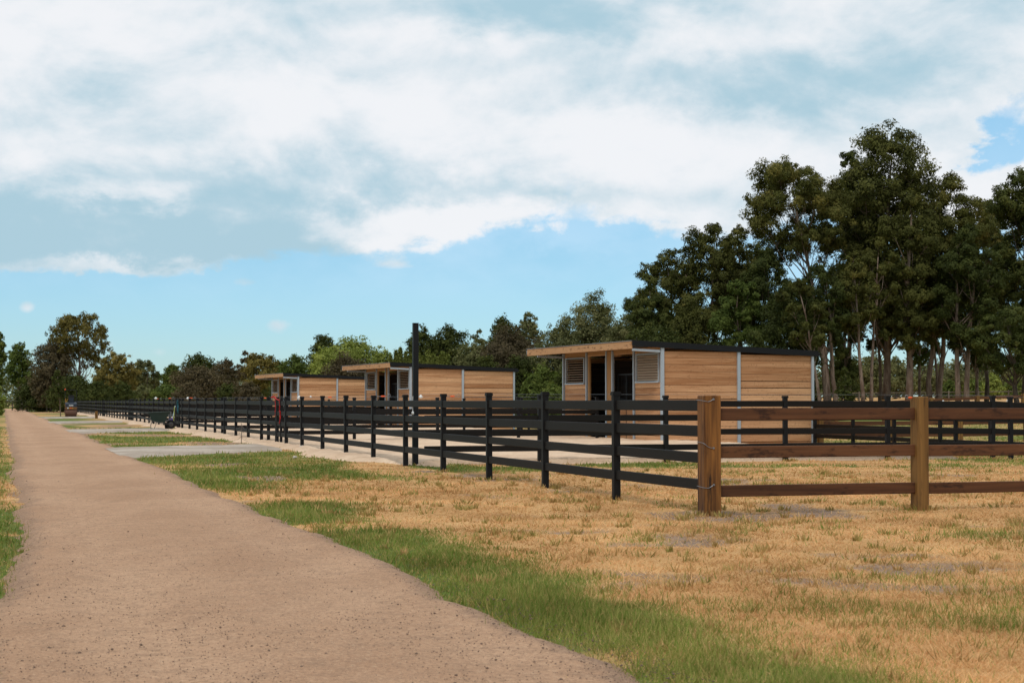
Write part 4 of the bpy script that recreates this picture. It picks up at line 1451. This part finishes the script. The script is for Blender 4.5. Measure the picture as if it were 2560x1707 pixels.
    for k in range(trunks):
        off = (k - (trunks - 1) / 2) * r0 * 2.6
        sw = [rp.uniform(-.25, .25) * r0 * 3 for _ in range(8)]
        top = .88 * H
        lead = []
        for i in range(8):
            u_ = i / 7
            z_ = -.3 + (top + .3) * u_
            bx = off * (1 + u_ * 1.5) + lean * R * max(0.0, z_ / H) ** 1.3 + sw[i] * (0 if i == 0 else 1)
            lead.append((bx, .1 * lean * R * u_ + sw[7 - i] * .5, z_))
        rad = [r0 * (1.25 if i == 0 else 1.0) * (1 - .86 * i / 7) + .012 for i in range(8)]
        mb.tube(lead, rad, 8)
        for j in range(k, nmain, trunks):
            cx, cy, cz = cl[j]
            hd = math.hypot(cx - lean * R * (cz / H) ** 1.3, cy)
            za = min(max(cz - 1.25 * hd - .06 * H, z0 * (.55 if kind != 'bush' else .1) + .2), cz * .95)
            ui = min(6.99, max(0, (za + .3) / (top + .3) * 7))
            i0 = int(ui)
            fr_ = ui - i0
            A = Vector(lead[i0]).lerp(Vector(lead[min(7, i0 + 1)]), fr_)
            ra = (rad[i0] * (1 - fr_) + rad[min(7, i0 + 1)] * fr_) * .42
            B = Vector((cx, cy, cz))
            m1 = A.lerp(B, .35) + Vector((rp.uniform(-.1, .1), rp.uniform(-.1, .1), -.04)) * (B - A).length * .8
            m2 = A.lerp(B, .7) + Vector((rp.uniform(-.1, .1), rp.uniform(-.1, .1), .02)) * (B - A).length * .8
            mb.tube([A, m1, m2, B], [ra, ra * .72, ra * .45, ra * .2 + .006], 5, cap=False)
            if Z < 150 and kind in ('gum', 'open'):
                for _ in range(4):
                    e = B + Vector(dirs[j][rp.randrange(ns)]) * float(crm[j]) * .85
                    mb.tube([m2.lerp(B, rp.random()), (m2 + e) / 2 + Vector((0, 0, .05)), e], [ra * .25 + .006, ra * .17 + .005, .006], 3, cap=False)
    mb.build('trunk', M[bark], root, smooth=True)
    return root


T = make_tree
GG = 'tall gums right of the nearest stable'
T('leaning gum with bare pale limbs and open crown, left of the tallest gum', 2072, 390, 113, 275, 'open', 'leaf_gum', 'bark_pale', .60, -.70, 1.1, 11, 'gum_tree', GG, 26, .26)
T('tallest gum with thick mottled trunk and broad domed crown', 2214, 306, 116, 290, 'gum', 'leaf_gum', 'bark_pale', .27, .12, 1.2, 12, 'gum_tree', GG, 48, .34)
T('narrow dark gum filling the gap between the leaning gum and the tallest gum', 2120, 372, 122, 170, 'gum', 'leaf_dark', 'bark_pale', .28, .1, 1.1, 13, 'gum_tree', GG, 22, .22)
T('gum with thick pale trunk rising just left of the second timber post', 2271, 470, 111, 170, 'gum', 'leaf_gum', 'bark_pale', .26, .1, 1.1, 14, 'gum_tree', GG, 22, .32)
T('twin trunked gum with rounded green crown, right of the tallest gum', 2335, 441, 114, 220, 'gum', 'leaf_gum', 'bark_pale', .27, .40, 1.1, 15, 'gum_tree', GG, 28, .24, 2)
T('pair of slim straight gum trunks under a low dark crown near the right edge', 2405, 560, 110, 190, 'gum', 'leaf_dark', 'bark_pale', .27, .15, 1.1, 16, 'gum_tree', GG, 24, .24, 2)
T('tall dark gum cut off by the right edge of the picture', 2560, 418, 118, 230, 'gum', 'leaf_dark', 'bark_dark', .22, .05, 1.1, 17, 'gum_tree', GG, 30, .3)
T('slender gum with low green crown in front of the tallest gum', 2157, 625, 108, 130, 'gum', 'leaf_gum', 'bark_pale', .44, -.35, .9, 18, 'gum_tree', GG, 15, .17)
T('thin leaning gum trunk between the slender gum and the tallest gum', 2175, 590, 109, 110, 'open', 'leaf_gum', 'bark_pale', .40, .5, .8, 19, 'gum_tree', GG, 14, .15)
T('gum with forked pale trunk just right of the nearest stable', 2075, 655, 107, 150, 'gum', 'leaf_dark', 'bark_pale', .40, -.4, .9, 20, 'gum_tree', GG, 18, .22, 2)
T('small leaning gum at the rear corner of the nearest stable', 2050, 700, 104, 130, 'open', 'leaf_gum', 'bark_pale', .45, -.8, .8, 21, 'gum_tree', GG, 14, .14)
T('low dark spreading tree at the right edge below the tall gums', 2545, 760, 104, 190, 'open', 'leaf_dark', 'bark_dark', .30, -.35, 1.0, 22, 'gum_tree', GG, 20, .22)
T('mid height green gum with low crown behind the pair of slim trunks', 2340, 660, 120, 130, 'gum', 'leaf_green', 'bark_pale', .45, 0, .9, 23, 'gum_tree', GG, 16, .14)
T('mid height dark gum between the twin trunked gum and the right edge', 2465, 500, 124, 170, 'gum', 'leaf_gum', 'bark_dark', .40, 0, 1.0, 24, 'gum_tree', GG, 22, .2)

T('narrow foliage column of a slim gum hugging the tallest gum trunk', 2198, 560, 119, 100, 'gum', 'leaf_gum', 'bark_pale', .26, 0, 1.0, 25, 'gum_tree', GG, 20, .16)
T('low green crowned gum right of the thick pale trunk', 2300, 690, 117, 120, 'gum', 'leaf_green', 'bark_pale', .24, 0, .9, 26, 'gum_tree', GG, 16, .13)
T('low dark gum filling the space beside the slim trunk pair', 2440, 640, 121, 160, 'gum', 'leaf_dark', 'bark_pale', .24, 0, 1.0, 27, 'gum_tree', GG, 22, .16)
T('olive gum low between the forked gum and the slender gum', 2115, 690, 116, 120, 'gum', 'leaf_dark', 'bark_pale', .22, 0, 1.0, 28, 'gum_tree', GG, 18, .14)
G2 = 'gums behind the nearest stable'
T('broad gum with a peaked crown behind the nearest stable roof', 1785, 549, 118, 215, 'gum', 'leaf_gum', 'bark_pale', .42, 0, 1.05, 31, 'gum_tree', G2, 26, .2)
T('gum with the second peak, just right of the broad peaked gum', 1850, 565, 121, 130, 'gum', 'leaf_gum', 'bark_pale', .40, 0, 1.0, 32, 'gum_tree', G2, 20, .18)
T('gum with stepped small clumps on the left shoulder of the broad peaked gum', 1685, 622, 119, 185, 'gum', 'leaf_gum', 'bark_pale', .32, -.15, .9, 33, 'gum_tree', G2, 22, .18)
T('small lower gum at the left end of the stable grove', 1632, 680, 116, 145, 'gum', 'leaf_dark', 'bark_pale', .25, -.1, .9, 34, 'gum_tree', G2, 16, .14)
T('smooth rounded dark gum below the pale limbs of the leaning gum', 1925, 603, 112, 130, 'round', 'leaf_dark', 'bark_pale', .40, -.1, 1.0, 35, 'gum_tree', G2, 18, .17)
T('bright green low gum above the black roof edge of the nearest stable', 1845, 695, 110, 150, 'gum', 'leaf_green', 'bark_pale', .28, 0, 1.0, 36, 'gum_tree', G2, 20, .15)
T('dark bushy gum above the rear end of the nearest stable roof', 1975, 690, 106, 160, 'round', 'leaf_dark', 'bark_pale', .26, 0, 1.0, 37, 'gum_tree', G2, 20, .16)
T('dark low tree over the middle of the nearest stable roof', 1735, 745, 112, 170, 'round', 'leaf_gum', 'bark_dark', .18, 0, 1.0, 38, 'broadleaf_tree', G2, 20)
T('olive grey spreading tree left of the grove behind the stable', 1490, 737, 126, 190, 'round', 'leaf_olive', 'bark_dark', .15, 0, 1.0, 39, 'broadleaf_tree', G2, 26)
T('greyish tree with loose crown joining the olive tree to the grove', 1585, 765, 122, 150, 'round', 'leaf_olive', 'bark_pale', .15, 0, 1.0, 40, 'broadleaf_tree', G2, 22)
T('dark green tree filling the space above the stable fascia', 1650, 800, 110, 150, 'round', 'leaf_dark', 'bark_dark', .10, 0, 1.0, 41, 'broadleaf_tree', G2)
T('olive tree low behind the left end of the nearest stable roof', 1400, 800, 122, 150, 'round', 'leaf_olive', 'bark_dark', .1, 0, 1.0, 42, 'broadleaf_tree', G2)

G3 = 'trees behind the middle stable'
T('thin airy gum with tufted top standing above the brownish tree', 1322, 783, 140, 80, 'gum', 'leaf_olive', 'bark_pale', .55, 0, .9, 51, 'gum_tree', G3, 18)
T('dark pointed tree peeking over the brownish tree', 1258, 780, 150, 80, 'round', 'leaf_dark', 'bark_dark', .3, 0, 1.0, 52, 'broadleaf_tree', G3)
T('large brownish rounded tree right of the middle stable', 1275, 815, 136, 190, 'round', 'leaf_brown', 'bark_dark', .08, 0, 1.05, 53, 'broadleaf_tree', G3, 28)
T('olive shrubby tree behind the end of the middle stable', 1190, 850, 138, 130, 'round', 'leaf_olive', 'bark_dark', .05, 0, 1.0, 54, 'broadleaf_tree', G3)
T('dark rounded tree with irregular top right of the tall pole', 1122, 802, 160, 120, 'round', 'leaf_dark', 'bark_dark', .2, 0, 1.0, 55, 'broadleaf_tree', G3)
T('dark tree partly hidden behind the tall black pole', 1055, 812, 158, 90, 'round', 'leaf_dark', 'bark_dark', .2, 0, 1.0, 56, 'broadleaf_tree', G3)
T('tiny tufted gum top left of the dark pointed tree', 1198, 822, 155, 44, 'gum', 'leaf_olive', 'bark_pale', .5, 0, .8, 57, 'gum_tree', G3, 16)
ORDN = ('first', 'second', 'third', 'fourth', 'fifth', 'sixth', 'seventh', 'eighth', 'ninth', 'tenth', 'eleventh', 'twelfth')
for i, (px, yt) in enumerate(((976, 872), (990, 858), (1001, 850), (1014, 862), (1027, 870), (1046, 866), (1059, 874), (1071, 858), (1083, 870), (1095, 876), (1107, 862), (1119, 868))):
    T('narrow light green conifer, %s from the left in the row above the middle stable' % ORDN[i], px, yt, 128, 27, 'column', 'leaf_conifer', 'bark_dark', .02, 0, 2.0, 60 + i, 'upright_conifer', 'row of upright conifers', 4, .04)
T('large light green billowing tree left of the middle stable roof', 885, 836, 140, 190, 'round', 'leaf_light', 'bark_dark', .04, 0, 1.1, 70, 'broadleaf_tree', G3, 30)
T('light green smaller tree on the left flank of the billowing tree', 820, 868, 137, 100, 'round', 'leaf_light', 'bark_dark', .06, 0, 1.0, 71, 'broadleaf_tree', G3)
T('dark tree top showing left above the light green billowing tree', 812, 829, 165, 85, 'round', 'leaf_dark', 'bark_dark', .3, 0, .9, 72, 'broadleaf_tree', G3)
T('brownish low tree behind the left end of the middle stable roof', 865, 880, 128, 130, 'round', 'leaf_brown', 'bark_dark', .05, 0, 1.0, 73, 'broadleaf_tree', G3)
T('light green low tree right of the billowing tree', 955, 868, 132, 70, 'round', 'leaf_light', 'bark_dark', .05, 0, 1.0, 74, 'broadleaf_tree', G3)
T('dark green tree above the farthest stable roof', 738, 880, 170, 95, 'round', 'leaf_green', 'bark_dark', .15, 0, 1.0, 75, 'broadleaf_tree', G3)

G4 = 'far trees beyond the end of the yards'
T('golden tipped gum just left of the farthest stable', 650, 880, 185, 105, 'gum', 'leaf_gold', 'bark_pale', .22, 0, 1.0, 81, 'gum_tree', G4)
T('thin bare topped gum above the golden tipped gum', 612, 876, 200, 46, 'gum', 'leaf_brown', 'bark_pale', .5, 0, .8, 82, 'gum_tree', G4, 15)
T('small dark tree between the golden gum and the farthest stable', 694, 895, 190, 60, 'round', 'leaf_dark', 'bark_dark', .2, 0, 1.0, 83, 'broadleaf_tree', G4)
T('dark domed tree standing over the broad brown tree', 498, 878, 230, 90, 'round', 'leaf_dark', 'bark_dark', .3, 0, 1.0, 84, 'broadleaf_tree', G4)
T('broad brownish tree in the middle of the far treeline', 497, 908, 205, 150, 'round', 'leaf_brown', 'bark_pale', .15, 0, 1.0, 85, 'broadleaf_tree', G4)
T('brown loose crowned gum right of the broad brown tree', 562, 892, 215, 80, 'gum', 'leaf_brown', 'bark_pale', .3, 0, .9, 86, 'gum_tree', G4)
T('small green tree left of the broad brown tree', 430, 903, 225, 56, 'round', 'leaf_green', 'bark_dark', .2, 0, 1.0, 87, 'broadleaf_tree', G4)
T('wispy grey tree in the lowest dip of the far treeline', 368, 899, 235, 80, 'open', 'leaf_olive', 'bark_dark', .25, 0, 1.0, 88, 'broadleaf_tree', G4)
T('golden spreading gum right of the tall far gum', 285, 876, 195, 115, 'gum', 'leaf_gold', 'bark_dark', .18, .05, 1.05, 89, 'gum_tree', G4, 24)
T('tall far gum with golden clumps and thin pale branches above the roller', 200, 781, 200, 165, 'open', 'leaf_gold', 'bark_pale', .46, -.05, .75, 90, 'gum_tree', G4, 30, .22, 1, 1.0, .30)
T('brown dark tree on the left side of the tall far gum', 128, 845, 198, 110, 'round', 'leaf_brown', 'bark_dark', .1, 0, 1.0, 91, 'broadleaf_tree', G4)
T('green tree with thin straight trunk above the end of the track', 50, 858, 215, 80, 'gum', 'leaf_green', 'bark_pale', .35, 0, 1.0, 92, 'gum_tree', G4)
T('tall dark gum cut off by the left edge', -2, 830, 190, 40, 'gum', 'leaf_green', 'bark_dark', .3, 0, 1.0, 93, 'gum_tree', G4)
T('thin sapling tree leaning beside the road roller', 153, 925, 142, 40, 'gum', 'leaf_dark', 'bark_pale', .35, -.5, .7, 94, 'gum_tree', G4, 14, .05)
T('olive tree behind the wispy grey tree', 340, 925, 250, 110, 'round', 'leaf_olive', 'bark_dark', .1, 0, 1.0, 95, 'broadleaf_tree', G4)

G5 = 'dark shrubs along the foot of the treeline'
SHR = [(95, 938, 200, 120, 'leaf_dark'), (190, 930, 190, 130, 'leaf_dark'), (245, 948, 185, 90, 'leaf_dark'), (305, 955, 190, 90, 'leaf_dark'), (415, 955, 195, 110, 'leaf_green'),
       (470, 950, 190, 90, 'leaf_brown'), (575, 955, 185, 80, 'leaf_dark'), (620, 950, 175, 80, 'leaf_brown'), (355, 960, 215, 90, 'leaf_olive'), (695, 945, 165, 80, 'leaf_dark'),
       (1215, 890, 125, 110, 'leaf_dark'), (1290, 880, 120, 110, 'leaf_dark'), (1355, 905, 112, 100, 'leaf_green'), (1330, 930, 110, 90, 'leaf_green'),
       (1440, 860, 116, 130, 'leaf_dark'), (1560, 850, 112, 130, 'leaf_dark'), (1670, 870, 106, 120, 'leaf_dark'), (1780, 850, 104, 130, 'leaf_dark'), (1890, 830, 103, 120, 'leaf_dark'),
       (2000, 850, 118, 100, 'leaf_dark'), (1380, 950, 105, 70, 'leaf_green'), (745, 935, 150, 70, 'leaf_dark'), (1160, 925, 120, 90, 'leaf_dark')]
SHL = ['dense dark shrub under the brown dark tree at the far left', 'dense dark shrub directly behind the road roller', 'dark shrub just right of the road roller roll bar',
       'dark shrub under the golden spreading gum', 'green tinged dark shrub left of the broad brown tree, above the wheelbarrow', 'brownish shrub under the broad brown tree',
       'dark shrub under the brown loose crowned gum', 'brownish shrub left of the farthest stable front', 'olive shrub in the lowest dip of the far treeline', 'dark shrub behind the farthest stable roof',
       'dark shrub behind the rear end of the middle stable', 'dark shrub between the middle stable and the nearest stable', 'green shrub just left of the nearest stable fascia',
       'lower green shrub in front of the one left of the nearest stable fascia', 'dark shrub above the left part of the nearest stable fascia', 'dark shrub above the right part of the nearest stable fascia',
       'dark shrub above the front end of the nearest stable black verge', 'dark shrub above the middle of the nearest stable black verge', 'dark shrub above the rear half of the nearest stable black verge',
       'dark shrub above the rear corner of the nearest stable', 'small green shrub at the left wall edge of the nearest stable', 'dark shrub behind the ridge of the farthest stable', 'dark shrub low behind the middle stable side wall']
for i, (px, yt, Z, wp, lf) in enumerate(SHR):
    T(SHL[i], px, yt, Z, wp, 'bush', lf, 'bark_dark', .0, 0, 1.1, 120 + i, 'shrub', G5, 18)
T('bright green shrub at the left edge beside the far end of the track', -6, 962, 150, 44, 'bush', 'leaf_light', 'bark_dark', 0, 0, 1, 150, 'shrub', None, 10)
T('dark conical shrub between the gum trunks right of the nearest stable', 2112, 915, 102, 46, 'bush', 'leaf_dark', 'bark_dark', 0, 0, 1, 151, 'shrub', None, 10)
G6 = 'green trees beyond the orange field'
for i, (px, yt, Z, wp, lf, lab) in enumerate(((2372, 946, 215, 50, 'leaf_green', 'low green tree beyond the orange field, left of the slim trunk pair'),
                                              (2440, 944, 218, 60, 'leaf_green', 'low green tree beyond the orange field, just right of the slim trunk pair'),
                                              (2482, 936, 205, 64, 'leaf_light', 'light green drooping tree beyond the orange field'),
                                              (2530, 942, 215, 60, 'leaf_green', 'low green tree beyond the orange field near the right edge'),
                                              (2240, 890, 250, 110, 'leaf_olive', 'olive tree far behind the thick gum trunks'),
                                              (2180, 880, 245, 110, 'leaf_olive', 'olive tree far behind the slender gum trunks'),
                                              (2310, 905, 260, 100, 'leaf_olive', 'olive tree far behind the second timber post'),
                                              (2105, 870, 230, 110, 'leaf_dark', 'dark tree far behind the conical shrub'),
                                              (2390, 900, 265, 110, 'leaf_olive', 'olive tree far behind the slim trunk pair'),
                                              (2470, 905, 270, 110, 'leaf_olive', 'olive tree rising behind the light green drooping tree'),
                                              (2550, 900, 265, 110, 'leaf_olive', 'olive tree far off at the right edge'))):
    T(lab, px, yt, Z, wp, 'bush', lf, 'bark_dark', .02, 0, 1.0, 160 + i, 'broadleaf_tree', G6, 14)

# far woodland closing the horizon
n = 130000
rg = np.random.default_rng(55)
xc = rg.uniform(-150, 190, 900)
rad = rg.uniform(1.2, 3.0, 900)
zc = rg.random(900) * (4.0 + 3.5 * vnoise(xc, xc * 0, .05, 3, 3) + 1.5 * sstep(30, 120, xc))
yc = 315 + rg.uniform(-8, 8, 900)
zc = zc + terr(xc, yc)
idx = rg.integers(0, 900, n)
c = np.stack([xc, yc, zc], 1)[idx] + unit(rg.normal(size=(n, 3))) * (rad[idx] * rg.random(n) ** .4)[:, None]
d = unit(rg.normal(size=(n, 3)))
w = unit(np.cross(d, unit(rg.normal(size=(n, 3)))))
Ls = rg.uniform(.4, .8, n)
v, f = quads_from(c, d, w, Ls, Ls * .5)
me = np_mesh('far_woodland', v, f, M['leaf_olive'], False, {'tint': np.repeat(np.clip(rg.random(900)[idx] * .6 + rg.random(n) * .4, 0, 1), 3)})
tag(new_obj('far_woodland', me), 'far olive green woodland closing the horizon', kind='stuff')

# ------------------------------------------------------------------ grass and pebbles
def grass(n, y0, y1, pw, seed, hs=1.0, green_only=False):
    rg = np.random.default_rng(seed)
    u = rg.random(n)
    y = (y0 ** (1 - pw) + u * (y1 ** (1 - pw) - y0 ** (1 - pw))) ** (1 / (1 - pw))
    x = rg.uniform(-1, 1, n) * (0.36 * y + 1.6)
    s, t = ST(x, y)
    el, er = road_edges(s)
    jit = rg.normal(size=n) * .12
    on_road = (t > el + jit) & (t < er + jit)
    on_sand = (s > 11.5) & (t > sand_outer(s) + jit * 2) & (t < 12.4) & ((s > 14.9) | (t < 0.9 + (s - 14.95) * .2))
    on_drive = np.zeros(n, bool)
    for k in range(4):
        a, b = drive_edges(t, k)
        on_drive |= (s > a + jit * 2) & (s < b + jit * 2) & (t < -.6) & (t > -5)
    g, b = cover(x, y)
    den = .05 + 1.25 * vnoise(x, y, 3.5, 201, 3)
    stray = (rg.random(n) < .012) & on_road & (np.minimum(t - el, er - t) < .5)
    keep = (~(on_road | on_sand | on_drive) | stray) & (rg.random(n) > b * .80) & (rg.random(n) < den)
    x, y, s, t, g, b = (q[keep] for q in (x, y, s, t, g, b))
    n = len(x)
    isg = rg.random(n) < np.clip(g * 1.15 - .02, .015, .93)
    hn = vnoise(x, y, 1.3, 211, 3)
    h = np.where(isg, rg.uniform(.022, .060, n) * (.5 + hn), rg.uniform(.012, .044, n) * (.4 + 1.2 * hn)) * hs
    tall = rg.random(n) < .02
    h = np.where(tall, h * 2.0, h)
    edge = (np.abs(t - ROAD_R) < .6) & isg
    h = np.where(edge, h * 1.25, h)
    wd = np.maximum(.0028, .00036 * y) * rg.uniform(.7, 1.4, n)
    a = rg.random(n) * 2 * np.pi
    lean = np.where(isg, rg.uniform(.1, .9, n), rg.uniform(.3, 1.9, n)) * h
    la = rg.random(n) * 2 * np.pi
    z = ground_z(x, y) - .004
    ca, sa = np.cos(a) * wd, np.sin(a) * wd
    p0 = np.stack([x - ca, y - sa, z], 1)
    p1 = np.stack([x + ca, y + sa, z], 1)
    p2 = np.stack([x + np.cos(la) * lean, y + np.sin(la) * lean, z + h * np.where(isg, 1.0, .8)], 1)
    v = np.stack([p0, p1, p2], 1).reshape(-1, 3)
    gg = np.where(isg, np.clip(rg.normal(.85, .2, n), .35, 1), np.clip(rg.normal(.05, .09, n), 0, .35))
    ti = np.clip(.40 * rg.random(n) + 1.25 * (vnoise(x, y, 1.1, 231, 4) - .27), 0, 1)
    return v, np.repeat(gg, 3), np.repeat(ti, 3), isg


parts = [grass(800000, 6.6, 24, 1.7, 301), grass(330000, 22, 80, 1.9, 302, 1.15)]
V = np.concatenate([p[0] for p in parts])
Gc = np.concatenate([p[1] for p in parts])
Ti = np.concatenate([p[2] for p in parts])
isg = np.concatenate([p[3] for p in parts])
for sel, nm, lab in ((isg, 'green_grass', 'short green grass along the track and in patches'), (~isg, 'dry_grass', 'dry straw coloured grass covering the verge and paddock')):
    k3 = np.repeat(sel, 3)
    vv = V[k3]
    me = np_mesh(nm, vv, np.arange(len(vv)).reshape(-1, 3), M['blade'], False, {'green': Gc[k3], 'tint': Ti[k3]})
    tag(new_obj(nm, me), lab, kind='stuff')

# tufts of coarser weed
rg = np.random.default_rng(77)
vs, gs, tsx = [], [], []
foot = [W(PITCH * k + rg.normal() * .07, rg.normal() * .08) for k in (1, 1, 1, 2, 2, 2, 3, 3, 3, 4, 4)] + [W(rg.normal() * .05, 2.62 + rg.normal() * .09) for _ in range(6)] + \
    [W(-.1 + rg.normal() * .06, rg.normal() * .14) for _ in range(6)] + [W(S_D1 - .1 + rg.normal() * .05, d_ + rg.normal() * .1) for d_ in d1p for _ in range(3)]
for i in range(720 + len(foot)):
    y = rg.uniform(7.5, 30)
    x = rg.uniform(-.2, .36) * y + 1
    s, t = ST(x, y)
    if i >= 720:
        x, y = foot[i - 720]
    elif t < ROAD_R + .15 or (s > 11 and t > -1.2):
        continue
    m = int(rg.integers(8, 34))
    r = rg.uniform(.02, .13)
    g = rg.uniform(.1, .62)
    for j in range(m):
        a, q = rg.uniform(0, 6.28), rg.random() ** .5 * r
        bx, by = x + q * math.cos(a), y + q * math.sin(a)
        h = rg.uniform(.025, .085)
        la, ln = rg.uniform(0, 6.28), rg.uniform(.1, .8) * h
        wd = max(.005, .0005 * y)
        z = float(ground_z(np.array(bx), np.array(by))) - .004
        vs += [(bx - wd, by, z), (bx + wd, by, z), (bx + ln * math.cos(la) + .3 * (bx - x), by + ln * math.sin(la) + .3 * (by - y), z + h)]
        gs += [min(1, max(.1, rg.normal(g, .15)))] * 3
        tsx += [rg.random() * .7] * 3
me = np_mesh('weed_tufts', np.array(vs), np.arange(len(vs)).reshape(-1, 3), M['blade'], False, {'green': np.array(gs), 'tint': np.array(tsx)})
tag(new_obj('weed_tufts', me), 'coarse olive green weed tufts scattered in the dry grass', kind='stuff')

# pebbles on the track
n = 30000
y = (6.8 ** -.8 + rg.random(n) * (45.0 ** -.8 - 6.8 ** -.8)) ** (-1 / .8)
x = rg.uniform(-.36, .2, n) * y + rg.uniform(-1, 1, n)
s, t = ST(x, y)
el, er = road_edges(s)
ed = np.minimum(t - el, er - t)
keep = (ed > -.1) & (rg.random(n) < np.where(ed < .30, 1.0, .50))
x, y = x[keep], y[keep]
n = len(x)
r = rg.uniform(.0016, .0046, n) * np.where(rg.random(n) < .03, 2.2, 1)
oct_v = np.array([(1, 0, 0), (0, 1, 0), (-1, 0, 0), (0, -1, 0), (0, 0, .7), (0, 0, -.7)], float)
oct_f = np.array([(0, 1, 4), (1, 2, 4), (2, 3, 4), (3, 0, 4), (1, 0, 5), (2, 1, 5), (3, 2, 5), (0, 3, 5)])
jit = rg.uniform(.7, 1.3, (n, 6, 3))
zr = 0.030 + 0.012 * 0
v = oct_v[None] * jit * r[:, None, None] + np.stack([x, y, np.full(n, .0) + .030], 1)[:, None, :]
f = oct_f[None] + (np.arange(n) * 6)[:, None, None]
me = np_mesh('pebbles', v.reshape(-1, 3), f.reshape(-1, 3), M['pebble'])
tag(new_obj('pebbles', me), 'small dark pebbles scattered over the sandy track', kind='stuff')
